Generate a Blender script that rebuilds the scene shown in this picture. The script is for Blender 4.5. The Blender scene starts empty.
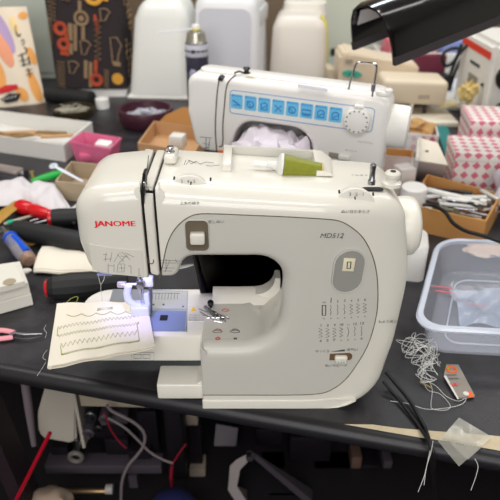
import bpy, bmesh, math, random
from mathutils import Vector, Matrix
from mathutils.geometry import delaunay_2d_cdt
R = math.radians
random.seed(7)
S = bpy.context.scene
COL = S.collection

# ------------------------------------------------------------------ camera
FPX, CH, PITCH = 610.0, 0.492, R(30)
CP, SP = math.cos(PITCH), math.sin(PITCH)
cd = bpy.data.cameras.new('camera')
cam = bpy.data.objects.new('camera', cd)
COL.objects.link(cam)
cam.location = (0, 0, CH)
cam.rotation_euler = (R(90) - PITCH, 0, 0)
cd.sensor_width = 36
cd.lens = 36 * FPX / 500
cd.clip_start = 0.01
cd.dof.use_dof = True
cd.dof.focus_distance = 0.60
cd.dof.aperture_fstop = 9.0
S.camera = cam

def ray(px, py):
    u, v = (px - 250) / FPX, (py - 250) / FPX
    return Vector((u, CP - v * SP, -SP - v * CP))
def on(px, py, h=0.0):          # where the sight line meets the level z = h
    r = ray(px, py); t = (h - CH) / r.z
    return Vector((r.x * t, r.y * t, h))
def fr(px, py, Y=0.5):          # where the sight line meets the upright plane y = Y
    r = ray(px, py); t = Y / r.y
    return Vector((r.x * t, Y, CH + r.z * t))

# ------------------------------------------------------------------ materials
MATS = {}
def mat(name, col, rough=0.5, metal=0.0, spec=0.5, coat=0.0, trans=0.0, ior=1.45, alpha=1.0,
        noise=0.0, nscale=30.0, bump=0.0, bscale=200.0, emit=None, sheen=0.0):
    if name in MATS: return MATS[name]
    m = bpy.data.materials.new(name); m.use_nodes = True
    n, l = m.node_tree.nodes, m.node_tree.links
    b = n['Principled BSDF']
    c = tuple(x ** 2.2 for x in col) + (1,)
    b.inputs['Base Color'].default_value = c
    b.inputs['Roughness'].default_value = rough
    b.inputs['Metallic'].default_value = metal
    b.inputs['Specular IOR Level'].default_value = spec
    b.inputs['Coat Weight'].default_value = coat
    b.inputs['Coat Roughness'].default_value = 0.05
    b.inputs['Transmission Weight'].default_value = trans
    b.inputs['IOR'].default_value = ior
    b.inputs['Alpha'].default_value = alpha
    b.inputs['Sheen Weight'].default_value = sheen
    tc = n.new('ShaderNodeTexCoord')
    if noise:
        t = n.new('ShaderNodeTexNoise'); t.inputs['Scale'].default_value = nscale
        t.inputs['Detail'].default_value = 5
        l.new(tc.outputs['Object'], t.inputs['Vector'])
        mx = n.new('ShaderNodeMix'); mx.data_type = 'RGBA'
        mx.inputs[6].default_value = tuple(max(0, x * (1 - noise)) for x in c[:3]) + (1,)
        mx.inputs[7].default_value = tuple(min(1, x * (1 + noise)) for x in c[:3]) + (1,)
        l.new(t.outputs['Fac'], mx.inputs[0]); l.new(mx.outputs[2], b.inputs['Base Color'])
    if bump:
        t2 = n.new('ShaderNodeTexNoise'); t2.inputs['Scale'].default_value = bscale
        t2.inputs['Detail'].default_value = 3
        l.new(tc.outputs['Object'], t2.inputs['Vector'])
        bp = n.new('ShaderNodeBump'); bp.inputs['Strength'].default_value = bump
        bp.inputs['Distance'].default_value = 0.002
        l.new(t2.outputs['Fac'], bp.inputs['Height']); l.new(bp.outputs['Normal'], b.inputs['Normal'])
    if emit:
        b.inputs['Emission Color'].default_value = tuple(x ** 2.2 for x in emit[:3]) + (1,)
        b.inputs['Emission Strength'].default_value = emit[3]
    MATS[name] = m
    return m

cream = mat('cream_plastic', (.875, .862, .822), .28, coat=.45, noise=.02, nscale=8)
creamgrey = mat('grey_cream_plastic', (.775, .767, .737), .36, coat=.1, noise=.02, nscale=8)
creamlow = mat('base_cream_plastic', (.895, .882, .842), .3, coat=.2)
seamdark = mat('seam_shadow_grey', (.38, .35, .28), .8)
dark = mat('black_plastic', (.09, .085, .09), .45)
darksat = mat('black_rubber', (.12, .12, .125), .6)
ink = mat('grey_print', (.27, .29, .30), .7)
inkdark = mat('dark_print', (.12, .13, .14), .7)
red = mat('red_print', (.80, .06, .10), .5)
orange = mat('orange_print', (.95, .40, .12), .6)
chrome = mat('chrome', (.80, .80, .82), .18, 1.0)
steel = mat('brushed_steel', (.62, .62, .64), .32, 1.0)
steelblue = mat('steel_plate', (.66, .67, .70), .38, .85)
gunmetal = mat('dark_metal', (.30, .30, .31), .35, .9)
white = mat('white_plastic', (.93, .925, .91), .32)
whitem = mat('white_matte', (.90, .89, .87), .7, noise=.03)
m2white = mat('machine_white', (.915, .905, .89), .3, coat=.2)
m2grey = mat('machine_grey', (.80, .80, .785), .4)
cyan = mat('cyan_print', (.42, .74, .91), .5)
cyandk = mat('blue_print', (.12, .45, .75), .5)
blueline = mat('blue_line', (.40, .55, .78), .5)
clearp = mat('clear_plastic', (.93, .95, .98), .08, trans=.0, alpha=.22, spec=.6)
milky = mat('milky_clear_plastic', (.86, .88, .94), .10, alpha=.22, spec=.7)
milkrim = mat('milky_plastic_rim', (.86, .89, .95), .15, alpha=.72, spec=.7)
bagp = mat('clear_film', (.92, .91, .86), .2, alpha=.42, spec=.7, bump=.6, bscale=60)
cardb = mat('brown_cardboard', (.74, .58, .42), .8, noise=.06)
cardo = mat('orange_brown_cardboard', (.73, .53, .31), .75, noise=.07)
cardp = mat('grey_brown_cardboard', (.68, .61, .51), .8, noise=.05)
paperw = mat('white_card', (.86, .85, .83), .7, noise=.02)
canvas = mat('cream_canvas', (.91, .88, .815), .9, bump=.25, bscale=900, sheen=.2)
clothw = mat('white_cotton', (.82, .80, .81), .9, bump=.3, bscale=400, sheen=.2)
clothl = mat('lavender_white_cloth', (.90, .87, .91), .9, bump=.3, bscale=300)
oliveth = mat('olive_thread', (.56, .60, .26), .7)
threadw = mat('white_thread', (.86, .86, .85), .6)
pinkp = mat('pink_translucent_plastic', (.92, .48, .64), .25, alpha=.8, spec=.5)
plum = mat('plum_plastic', (.27, .14, .19), .4)
redp = mat('red_plastic', (.78, .07, .12), .35, coat=.3)
greenp = mat('green_plastic', (.08, .62, .24), .35)
bluep = mat('blue_plastic', (.10, .33, .80), .3)
yellowp = mat('yellow_trim', (.86, .80, .36), .5)
maroon = mat('maroon_plastic', (.42, .17, .24), .5)
beige = mat('beige_machine', (.87, .80, .70), .4)
beige2 = mat('pink_beige_plastic', (.86, .80, .75), .4)
teal = mat('teal_print', (.28, .68, .58), .5)
tealcl = mat('teal_card', (.16, .47, .46), .6)
ochre = mat('ochre_leather', (.66, .50, .20), .6)
lightgrey = mat('pale_grey_plastic', (.80, .80, .80), .4)
greygreen = mat('grey_green_panel', (.74, .76, .72), .6)
paperblue = mat('bluish_paper', (.84, .86, .90), .7)
lav = mat('lavender_clear_plastic', (.62, .66, .93), .2, alpha=.8)
amber = mat('amber_handle_end', (.66, .52, .44), .2, alpha=.7)
cleargrey = mat('clear_handle', (.74, .72, .74), .10, alpha=.42, spec=.8)
pinkgrip = mat('pink_grip', (.86, .56, .60), .5)
udark = mat('shaded_dark_metal', (.13, .115, .135), .45, .4, noise=.25, nscale=25)  # dark metal, tone lowered further in place of under-bench shade
ugrey = mat('shaded_grey_casting', (.27, .25, .28), .55, .2, noise=.15, nscale=20)  # grey casting darkened in its colour for the shade below the tabletop
ubeige = mat('shaded_beige_cover', (.70, .67, .63), .5)  # pale cover, colour lowered to stand in for shade under the bench
navy = mat('navy_fabric', (.10, .12, .30), .8)
wallm = mat('painted_wall', (.80, .79, .75), .8, noise=.03, nscale=3)

def bench_mat():
    m = bpy.data.materials.new('black_worn_laminate'); m.use_nodes = True
    n, l = m.node_tree.nodes, m.node_tree.links
    b = n['Principled BSDF']
    tc = n.new('ShaderNodeTexCoord')
    t = n.new('ShaderNodeTexNoise'); t.inputs['Scale'].default_value = 22; t.inputs['Detail'].default_value = 8
    t.inputs['Roughness'].default_value = .65
    l.new(tc.outputs['Object'], t.inputs['Vector'])
    cr = n.new('ShaderNodeValToRGB')
    cr.color_ramp.elements[0].position = .35; cr.color_ramp.elements[0].color = (.012, .0115, .014, 1)
    cr.color_ramp.elements[1].position = .75; cr.color_ramp.elements[1].color = (.038, .036, .042, 1)
    l.new(t.outputs['Fac'], cr.inputs['Fac']); l.new(cr.outputs['Color'], b.inputs['Base Color'])
    t3 = n.new('ShaderNodeTexNoise'); t3.inputs['Scale'].default_value = 260; t3.inputs['Detail'].default_value = 3
    l.new(tc.outputs['Object'], t3.inputs['Vector'])
    bp = n.new('ShaderNodeBump'); bp.inputs['Strength'].default_value = .25; bp.inputs['Distance'].default_value = .001
    l.new(t3.outputs['Fac'], bp.inputs['Height']); l.new(bp.outputs['Normal'], b.inputs['Normal'])
    mr = n.new('ShaderNodeMapRange'); mr.inputs[3].default_value = .30; mr.inputs[4].default_value = .5
    l.new(t.outputs['Fac'], mr.inputs[0]); l.new(mr.outputs[0], b.inputs['Roughness'])
    return m
benchm = bench_mat()

def checker_mat():
    m = bpy.data.materials.new('red_white_diamond_card'); m.use_nodes = True
    n, l = m.node_tree.nodes, m.node_tree.links
    b = n['Principled BSDF']; b.inputs['Roughness'].default_value = .6
    tc = n.new('ShaderNodeTexCoord')
    def math_(op, a_, b_=None):
        q = n.new('ShaderNodeMath'); q.operation = op
        for i, v in enumerate((a_, b_)):
            if v is None: continue
            if isinstance(v, (int, float)): q.inputs[i].default_value = v
            else: l.new(v, q.inputs[i])
        return q.outputs[0]
    sx = n.new('ShaderNodeSeparateXYZ'); l.new(tc.outputs['Object'], sx.inputs[0])
    sn = n.new('ShaderNodeSeparateXYZ'); l.new(tc.outputs['Normal'], sn.inputs[0])
    side = math_('GREATER_THAN', math_('ABSOLUTE', sn.outputs[0]), .6)
    C_ = .0195
    ca = math_('ADD', math_('MULTIPLY', sx.outputs[0], math_('SUBTRACT', 1.0, side)), math_('MULTIPLY', sx.outputs[1], side))
    cb = math_('ADD', sx.outputs[2], math_('MULTIPLY', sx.outputs[1], math_('SUBTRACT', 1.0, side)))
    fa = math_('ABSOLUTE', math_('SUBTRACT', math_('FRACT', math_('DIVIDE', ca, C_)), .5))
    fb = math_('ABSOLUTE', math_('SUBTRACT', math_('FRACT', math_('DIVIDE', cb, C_)), .5))
    th = n.new('ShaderNodeMath'); th.operation = 'LESS_THAN'; l.new(math_('ADD', fa, fb), th.inputs[0]); th.inputs[1].default_value = .40
    mx = n.new('ShaderNodeMix'); mx.data_type = 'RGBA'
    mx.inputs[6].default_value = (.80, .74, .70, 1); mx.inputs[7].default_value = (.66, .15, .22, 1)
    l.new(th.outputs[0], mx.inputs[0]); l.new(mx.outputs[2], b.inputs['Base Color'])
    return m
checkm = checker_mat()
blackfab = mat('black_print_fabric', (.20, .17, .18), .85, bump=.3, bscale=500)
tanprint = mat('tan_print', (.58, .48, .37), .85)
redprint = mat('rust_red_print', (.70, .30, .20), .85)
goldprint = mat('gold_print', (.85, .62, .25), .85)
bagcream = mat('cream_paper_bag', (.93, .87, .78), .55, bump=.2, bscale=40)
purplep = mat('purple_print', (.72, .62, .78), .6)
orangep = mat('orange_patch', (.94, .66, .36), .6)
salmonp = mat('salmon_patch', (.93, .62, .48), .6)

# ------------------------------------------------------------------ things
INV = {}
def thing(name, label, cat, loc=(0, 0, 0), rotz=0.0, group=None, roty=0.0, rotx=0.0):
    o = bpy.data.objects.new(name, None); COL.objects.link(o)
    o.empty_display_size = .02
    o.location = loc; o.rotation_euler = (rotx, roty, rotz)
    o['label'] = label; o['category'] = cat
    if group: o['group'] = group
    M = Matrix.Translation(Vector(loc)) @ o.rotation_euler.to_matrix().to_4x4()
    INV[o] = M.inverted()
    return o
def tag(o, label, cat, group=None, kind=None):
    o['label'] = label; o['category'] = cat
    if group: o['group'] = group
    if kind: o['kind'] = kind
    return o
def struct(o):
    o['kind'] = 'structure'; return o

def rr(w, d, r, z, n=4, cx=0.0, cy=0.0):
    r = max(1e-5, min(r, w / 2 - 1e-5, d / 2 - 1e-5)); out = []
    for (sx, sy, a0) in ((1, 1, 0), (-1, 1, 90), (-1, -1, 180), (1, -1, 270)):
        for k in range(n + 1):
            a = R(a0 + 90 * k / n)
            out.append(Vector((cx + sx * (w / 2 - r) + r * math.cos(a), cy + sy * (d / 2 - r) + r * math.sin(a), z)))
    return out
def circ(r, z, n=24, cx=0.0, cy=0.0):
    return [Vector((cx + r * math.cos(2 * math.pi * k / n), cy + r * math.sin(2 * math.pi * k / n), z)) for k in range(n)]

ZMIN = None
class G:
    def __init__(self): self.bm = bmesh.new()
    def loft(self, rings, cap0=True, cap1=True, M=None, closed=True):
        bm = self.bm
        vs = [[bm.verts.new((M @ p) if M else p) for p in ring] for ring in rings]
        n = len(rings[0])
        for a, b in zip(vs, vs[1:]):
            for k in range(n if closed else n - 1):
                j = (k + 1) % n
                bm.faces.new((a[k], a[j], b[j], b[k]))
        if cap0: bm.faces.new(list(reversed(vs[0])))
        if cap1: bm.faces.new(vs[-1])
        return self
    def box(self, c, s, M=None, bev=0.0, seg=2):
        bm2 = bmesh.new()
        bmesh.ops.create_cube(bm2, size=1)
        for v in bm2.verts: v.co = Vector((v.co.x * s[0], v.co.y * s[1], v.co.z * s[2]))
        if bev: bmesh.ops.bevel(bm2, geom=bm2.edges[:], offset=min(bev, min(s) * .49), segments=seg, profile=.5, affect='EDGES')
        T = Matrix.Translation(Vector(c))
        if M is not None: T = T @ M.to_4x4()
        bmesh.ops.transform(bm2, matrix=T, verts=bm2.verts[:])
        me = bpy.data.meshes.new('t'); bm2.to_mesh(me); bm2.free()
        self.bm.from_mesh(me); bpy.data.meshes.remove(me)
        return self
    def tube(self, pts, r, seg=8, closed=False, flat=1.0):
        pts = [Vector(p) for p in pts]; n = len(pts)
        rs = r if isinstance(r, (list, tuple)) else [r] * n
        rings = []; up = None
        for i in range(n):
            a = pts[(i - 1) % n] if (closed or i > 0) else pts[i]
            b = pts[(i + 1) % n] if (closed or i < n - 1) else pts[i]
            t = (b - a)
            t = t.normalized() if t.length > 1e-9 else Vector((0, 0, 1))
            if up is None: up = Vector((0, 0, 1)) if abs(t.z) < .9 else Vector((0, 1, 0))
            s = t.cross(up)
            if s.length < 1e-6: s = t.cross(Vector((1, 0, 0)))
            s.normalize(); u = s.cross(t).normalized(); up = u
            rings.append([pts[i] + rs[i] * (math.cos(2 * math.pi * k / seg) * s + flat * math.sin(2 * math.pi * k / seg) * u) for k in range(seg)])
        if closed: rings.append(rings[0]); return self.loft(rings, False, False)
        return self.loft(rings)
    def lathe(self, prof, M=None, n=24):
        return self.loft([circ(max(r, 1e-5), z, n) for r, z in prof], M=M)
    def disc(self, c, r, h, axis='z', n=24, bev=0.0):
        M = Matrix.Translation(Vector(c))
        if axis == 'y': M = M @ Matrix.Rotation(R(90), 4, 'X')
        if axis == 'x': M = M @ Matrix.Rotation(R(90), 4, 'Y')
        b = bev
        p = [(r - b, -h / 2), (r, -h / 2 + b), (r, h / 2 - b), (r - b, h / 2)] if b else [(r, -h / 2), (r, h / 2)]
        return self.lathe(p, M, n)
    def poly(self, pts, thick):      # a flat plate: polygon extruded along `thick`
        t = Vector(thick)
        return self.loft([[Vector(p) for p in pts], [Vector(p) + t for p in pts]])
    def grid(self, f, nu, nv, th=0.0):
        bm = self.bm
        vs = [[bm.verts.new(f(i / nu, j / nv)) for j in range(nv + 1)] for i in range(nu + 1)]
        fs = [bm.faces.new((vs[i][j], vs[i + 1][j], vs[i + 1][j + 1], vs[i][j + 1])) for i in range(nu) for j in range(nv)]
        if th:
            bm.normal_update()
            bmesh.ops.solidify(bm, geom=fs, thickness=th)
        return self
    def blob(self, c, s, sub=3, amp=.2, freq=3.0, M=None, floor=None):
        from mathutils import noise
        bm2 = bmesh.new(); bmesh.ops.create_icosphere(bm2, subdivisions=sub, radius=1)
        off = Vector((random.random() * 9, random.random() * 9, 0))
        for v in bm2.verts:
            d = 1 + amp * noise.noise(v.co * freq + off)
            p = Vector((v.co.x * s[0], v.co.y * s[1], v.co.z * s[2])) * d
            if M is not None: p = M @ p
            v.co = p + Vector(c)
            if floor is not None and v.co.z < floor: v.co.z = floor
        me = bpy.data.meshes.new('t'); bm2.to_mesh(me); bm2.free()
        self.bm.from_mesh(me); bpy.data.meshes.remove(me)
        return self
    def xf(self, M):
        bmesh.ops.transform(self.bm, matrix=M, verts=self.bm.verts[:]); return self
    def build(self, name, m, parent=None, world=False, ang=38, fix=True, label=None):
        if fix: bmesh.ops.recalc_face_normals(self.bm, faces=self.bm.faces[:])
        if ZMIN is not None:
            for v in self.bm.verts: v.co.z = max(v.co.z, ZMIN)
        me = bpy.data.meshes.new(name)
        loc = None
        if parent is not None and world:
            bmesh.ops.transform(self.bm, matrix=INV[parent], verts=self.bm.verts[:])
        elif parent is None:
            xs = [v.co for v in self.bm.verts]
            lo = Vector((min(v.x for v in xs), min(v.y for v in xs), min(v.z for v in xs)))
            hi = Vector((max(v.x for v in xs), max(v.y for v in xs), max(v.z for v in xs)))
            loc = Vector(((lo.x + hi.x) / 2, (lo.y + hi.y) / 2, lo.z))
            bmesh.ops.translate(self.bm, vec=-loc, verts=self.bm.verts[:])
        self.bm.to_mesh(me); self.bm.free()
        me.materials.append(m)
        me.shade_smooth(); me.set_sharp_from_angle(angle=R(ang))
        o = bpy.data.objects.new(name, me); COL.objects.link(o)
        if parent is not None:
            o.parent = parent
            INV[o] = INV.get(parent, Matrix())
        if loc is not None: o.location = loc; INV[o] = Matrix.Translation(-loc)
        if label: o['label'] = label
        return o

def lettering(name, s, m, parent, M, width=None, size=.01, bold=0.0, shear=0.0, align='LEFT', ext=.0001, fit_h=None):
    cu = bpy.data.curves.new('t', 'FONT'); cu.body = s; cu.size = 1.0; cu.shear = shear
    cu.align_x = align; cu.resolution_u = 3
    ob = bpy.data.objects.new('t', cu); COL.objects.link(ob)
    bpy.context.view_layer.update()
    me = bpy.data.meshes.new_from_object(ob.evaluated_get(bpy.context.evaluated_depsgraph_get()))
    bpy.data.objects.remove(ob); bpy.data.curves.remove(cu)
    xs = [v.co.x for v in me.vertices]; ys = [v.co.y for v in me.vertices]
    w = (max(xs) - min(xs)) if xs else 1
    k = width / w if width else size
    ky = fit_h / (max(ys) - min(ys)) if fit_h else k
    ox = min(xs) if align == 'LEFT' else 0
    bm = bmesh.new(); bm.from_mesh(me); bpy.data.meshes.remove(me)
    for v in bm.verts: v.co = M @ Vector(((v.co.x - ox) * k, v.co.y * ky, ext))
    if bold:
        me = bpy.data.meshes.new('t'); bm.to_mesh(me)
        dx = (M.to_3x3() @ Vector((1, 0, 0))) * bold * k; dn = (M.to_3x3() @ Vector((0, 0, 1))) * .00004
        for q in (-1, 1):
            b2 = bmesh.new(); b2.from_mesh(me); bmesh.ops.translate(b2, vec=dx * q + dn * (q + 2), verts=b2.verts[:])
            m2_ = bpy.data.meshes.new('t2'); b2.to_mesh(m2_); b2.free(); bm.from_mesh(m2_); bpy.data.meshes.remove(m2_)
        bpy.data.meshes.remove(me)
    g = G(); g.bm.free(); g.bm = bm
    return g.build(name, m, parent, world=True, fix=False)
FRONT = Matrix.Rotation(R(90), 4, 'X')     # text standing up, facing the camera side
def front_at(p): return Matrix.Translation(p) @ FRONT
def smooth_path(pts, n=6, closed=False):
    pts = [Vector(p) for p in pts]; out = []; N = len(pts)
    for i in range(N if closed else N - 1):
        p0 = pts[(i - 1) % N] if (closed or i > 0) else pts[i]
        p1, p2 = pts[i], pts[(i + 1) % N]
        p3 = pts[(i + 2) % N] if (closed or i + 2 < N) else p2
        for k in range(n):
            t = k / n
            out.append(.5 * ((2 * p1) + (p2 - p0) * t + (2 * p0 - 5 * p1 + 4 * p2 - p3) * t * t + (3 * p1 - p0 - 3 * p2 + p3) * t ** 3))
    if not closed: out.append(pts[-1])
    return out

# ------------------------------------------------------------------ the room
FL, CE = -.75, 1.75
X0, X1, Y0, Y1 = -2.4, 2.4, -2.2, 3.1
struct(G().box((0, .45, FL - .05), (4.8, 5.3, .1)).build('floor', mat('floor_vinyl', (.12, .11, .12), .6, noise=.1)))
struct(G().box((0, .45, CE + .05), (4.8, 5.3, .1)).build('ceiling', mat('ceiling_white', (.90, .90, .88), .9)))
struct(G().box((0, Y1 + .05, .5), (4.8, .1, 2.5)).build('wall_back', mat('wood_panel_wall', (.52, .44, .36), .6, noise=.15, nscale=6)))
struct(G().box((0, Y0 - .05, .5), (4.8, .1, 2.5)).build('wall_front', mat('dim_wall', (.50, .47, .45), .8)))
struct(G().box((X0 - .05, .45, .5), (.1, 5.3, 2.5)).build('wall_left', wallm))
struct(G().box((X1 + .05, .45, .5), (.1, 5.3, 2.5)).build('wall_right', wallm))

def lamp(x, y, sx, sy, e, col=(1, .975, .95), z=1.68):
    ld = bpy.data.lights.new('ceiling_lamp', 'AREA'); ld.shape = 'RECTANGLE'; ld.size = sx; ld.size_y = sy
    ld.energy = e * 1.04; ld.color = col
    o = bpy.data.objects.new('ceiling_lamp', ld); COL.objects.link(o); o.location = (x, y, z)
    return o
lamp(-.25, -.95, 1.7, .40, 25)
fill_lamp = lamp(-.3, Y0 + .08, 2.0, 1.0, 44, (1, .985, .97), 1.05); fill_lamp.name = 'front_fill'; fill_lamp.data.name = 'front_fill'  # fill light added behind the camera to brighten the front faces
fill_lamp.rotation_euler = (R(82), 0, 0)
g_ = []
for nm_, c_, s_ in (('added_frame_1', (-.3, Y0 + .02, .48), (2.2, .06, .08)), ('added_frame_2', (-.3, Y0 + .02, 1.62), (2.2, .06, .08)), ('added_frame_3', (-1.38, Y0 + .02, 1.05), (.08, .06, 1.06)), ('added_frame_4', (.78, Y0 + .02, 1.05), (.08, .06, 1.06))):  # frame bars made up to surround the added fill light
    struct(G().box(c_, s_, bev=.006).build(nm_, mat('added_frame_white', (.86, .86, .85), .5)))
lamp(.30, .80, .9, .20, 4)
lamp(-.95, .95, .9, .25, 9)
lamp(1.25, .95, .9, .25, 9)
lamp(.12, 2.25, .62, .22, 12, (.86, .95, 1))
lamp(1.25, 1.75, .8, .3, 10)
lamp(-.45, 1.25, .9, .25, 11)

# ------------------------------------------------------------------ the work bench
EL, ER = on(0, 364), on(500, 452)
ed = (ER - EL).normalized(); en = Vector((-ed.y, ed.x, 0))      # along the front edge, and inward
A = EL - ed * .9; B = ER + ed * .6
TH = .024
bench = thing('workbench', 'long workbench with a worn black laminate top in front', 'workbench', (0, .9, -.0))
g = G(); base = [A, B, B + en * 1.44, A + en * 1.44]
g.poly([p + Vector((0, 0, -TH)) for p in base], (0, 0, TH))
top = g.build('tabletop', benchm, bench, world=True)
g = G()
g.tube([A + Vector((0, 0, -.0105)) - en * .001, B + Vector((0, 0, -.0105)) - en * .001], .0112, 16)
g.build('edge_band', mat('black_edge_rubber', (.13, .125, .14), .42), bench, world=True)
P = [on(344, 424.5), on(372, 424.8), on(400, 428.5), on(436, 431.5), on(470, 434), on(506, 437), on(506, 452), on(450, 442), on(400, 435), on(365, 429)]
g = G().poly([p + Vector((0, 0, .0001)) for p in P], (0, 0, .0004))
g.build('worn_strip', mat('bare_worn_plywood', (.80, .74, .62), .8, noise=.25, nscale=90), bench, world=True, label='strip of bare pale wood worn along the edge')
for (x, y) in ((-.75, 2.0), (.95, 1.85), (-.85, .9), (.95, .62)):
    G().box((x, y, (FL - TH) / 2), (.06, .06, -FL - TH)).build('leg', darksat, bench, world=True)
# under-shelf carrying the spare machines
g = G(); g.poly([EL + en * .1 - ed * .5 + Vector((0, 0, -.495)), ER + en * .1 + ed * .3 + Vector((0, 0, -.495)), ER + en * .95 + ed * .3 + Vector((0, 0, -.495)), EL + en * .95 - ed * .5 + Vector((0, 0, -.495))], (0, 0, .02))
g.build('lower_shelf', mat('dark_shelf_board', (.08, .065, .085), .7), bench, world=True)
# ------------------------------------------------------------------ the front sewing machine
def rounded(pts, n=7):
    """closed outline [(x, z, corner radius, fillet radius of the edge towards the next point)] -> points and per-point fillet"""
    out = []; N = len(pts)
    for i in range(N):
        p = Vector(pts[i][:2]); a = Vector(pts[i - 1][:2]); b = Vector(pts[(i + 1) % N][:2])
        r = pts[i][2]; f0 = pts[i - 1][3]; f1 = pts[i][3]
        da, db = (a - p), (b - p); la, lb = da.length, db.length
        da.normalize(); db.normalize()
        th = da.angle(db); t = min(r / math.tan(th / 2), la * .48, lb * .48) if r > 0 else 0
        if t < 1e-5: out.append((p.x, p.y, (f0 + f1) / 2)); continue
        rr_ = t * math.tan(th / 2); c = p + (da + db).normalized() * (rr_ / math.sin(th / 2))
        p0 = p + da * t - c; p1 = p + db * t - c
        ang = p0.angle_signed(p1)
        for k in range(n + 1):
            q = k / n; v = p0.copy(); v.rotate(Matrix.Rotation(-ang * q, 2)); v = c + v
            out.append((v.x, v.y, f0 + (f1 - f0) * q))
    # split the long edges
    res = []
    for i in range(len(out)):
        a, b = out[i], out[(i + 1) % len(out)]
        L = math.hypot(b[0] - a[0], b[1] - a[1])
        if L < 2e-4: continue
        k = max(1, int(L / .005))
        for j in range(k):
            q = j / k; res.append(tuple(a[m] + (b[m] - a[m]) * q for m in range(3)))
    return res

def shell(outline, y0, y1, yf=lambda x, z: 0.0, back=.006, draft=None, seam=None, nfil=6, step=.012):
    """upright solid: outline in (x, z), front face at y0 + yf, rounded front and back rims.
    returns the list of faces as vertex tuples"""
    N = len(outline); P = [Vector(o[:2]) for o in outline]
    area = sum(P[i].x * P[(i + 1) % N].y - P[(i + 1) % N].x * P[i].y for i in range(N))
    sg = 1 if area > 0 else -1
    nin = []
    for i in range(N):
        t = (P[(i + 1) % N] - P[i - 1]).normalized(); nin.append(Vector((-t.y, t.x)) * sg)
    for _ in range(1):
        nin = [(nin[i - 1] + nin[i] * 2 + nin[(i + 1) % N]).normalized() for i in range(N)]
    rf = [o[2] for o in outline]
    for _ in range(3): rf = [(rf[i - 1] + 2 * rf[i] + rf[(i + 1) % N]) / 4 for i in range(N)]
    def ring(off, y, useyf=1.0):
        out = []
        for i in range(N):
            q = P[i] + nin[i] * off[i]
            out.append(Vector((q.x, y[i] + yf(q.x, q.y) * useyf, q.y)))
        return out
    rings = []
    for k in range(nfil + 1):                       # front fillet, from the flat inwards
        a = math.pi / 2 * k / nfil
        rings.append(ring([r * (1 - math.sin(a)) for r in rf], [y0 + r * (1 - math.cos(a)) for r in rf], math.cos(a) if k else 1))
    dr = [draft(p.x, p.y) if draft else 0 for p in P]
    for q in (.33, .66): rings.append(ring([-d * q for d in dr], [y0 + r + (y1 - back - y0 - r) * q for r in rf], 0))
    for k in range(4):
        a = math.pi / 2 * k / 3
        rings.append(ring([back * (1 - math.cos(a)) - d for d in dr], [y1 - back + back * math.sin(a)] * N, 0))
    faces = []
    for a, b in zip(rings, rings[1:]):
        for i in range(N):
            j = (i + 1) % N; faces.append((a[i], a[j], b[j], b[i]))
    faces.append(tuple(rings[-1]))
    # front cap with inner points
    c2 = [Vector((v.x, v.z)) for v in rings[0]]
    verts = list(c2); edges = [(i, (i + 1) % N) for i in range(N)]
    if seam:
        b0 = len(verts); verts += [Vector(s) for s in seam]; edges += [(b0 + i, b0 + i + 1) for i in range(len(seam) - 1)]
    xs = [v.x for v in c2]; zs = [v.y for v in c2]
    x = min(xs) + step * .37
    while x < max(xs):
        z = min(zs) + step * .41
        while z < max(zs):
            q = Vector((x, z))
            if min((q - v).length for v in c2) > step * .6: verts.append(q)
            z += step
        x += step
    r = delaunay_2d_cdt(verts, edges, [list(range(N))], 1, 1e-7)
    def inside(q, poly=c2):
        c = False; M = len(poly)
        for i in range(M):
            a, b = poly[i], poly[i - 1]
            if (a.y > q.y) != (b.y > q.y) and q.x < (b.x - a.x) * (q.y - a.y) / (b.y - a.y) + a.x: c = not c
        return c
    for f in r[2]:
        q = sum((Vector(r[0][i]) for i in f), Vector((0, 0))) / len(f)
        if not inside(q): continue
        faces.append(tuple(Vector((r[0][i].x, y0 + yf(r[0][i].x, r[0][i].y), r[0][i].y)) for i in f))
    return faces
def from_faces(faces):
    g = G(); key = {}
    for f in faces:
        vs = []
        for p in f:
            k = (round(p.x, 6), round(p.y, 6), round(p.z, 6))
            if k not in key: key[k] = g.bm.verts.new(p)
            if key[k] not in vs: vs.append(key[k])
        if len(vs) > 2:
            try: g.bm.faces.new(vs)
            except ValueError: pass
    return g
def inpoly(x, z, poly):
    c = False
    for i in range(len(poly)):
        a, b = poly[i], poly[i - 1]
        if (a[1] > z) != (b[1] > z) and x < (b[0] - a[0]) * (z - a[1]) / (b[1] - a[1]) + a[0]: c = not c
    return c

YF = .5; BED = .085
m1 = thing('sewing_machine', 'cream sewing machine in front with red lettering on its head and fabric under its needle', 'sewing machine', (0, .55, 0))
def yf1(x, z):
    q = max(0, (x - .05) / .1); v = .010 * q * q
    v += .004 * max(0, (z - .235) / .03) ** 2
    return v
out1 = rounded([
    (-.0855, .268, .003, .019), (.144, .252, .030, .019), (.1590, .165, .2, .018), (.1535, .085, .2, .018), (.139, .0, .055, .004),
    (-.0523, .0, .003, .0025), (-.0523, BED + .001, .003, .015), (.031, BED + .001, .042, .013), (.033, .1956, .028, .006),
    (-.063, .1956, .014, .004), (-.071, .1735, .010, .003), (-.0855, .1735, .002, .0015)])
seam_px = [(159, 279), (162, 268), (164, 258), (167, 245), (172, 233.5), (180, 223.5), (190, 216.5), (200, 214), (220, 214), (250, 215.3), (290, 217), (328, 219.5), (342, 222.5), (354, 230), (364, 240), (372, 255), (377, 272), (379, 292), (378.5, 312), (375, 330), (368, 350), (356, 369), (345, 382), (333, 390), (320, 394), (290, 395), (250, 395), (203, 395)]
seam_w = [fr(*p) for p in seam_px]
seam_s = smooth_path(seam_w, 3)
seam2 = [(p.x, p.z) for p in seam_s]
panel_poly = seam2 + [(-.0600, seam2[-1][1]), (-.066, .1), (-.075, .165)]
def draft1(x, z):
    return .010 if (x > .0 and x < .05 and BED + .004 < z < .19) else 0
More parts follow.
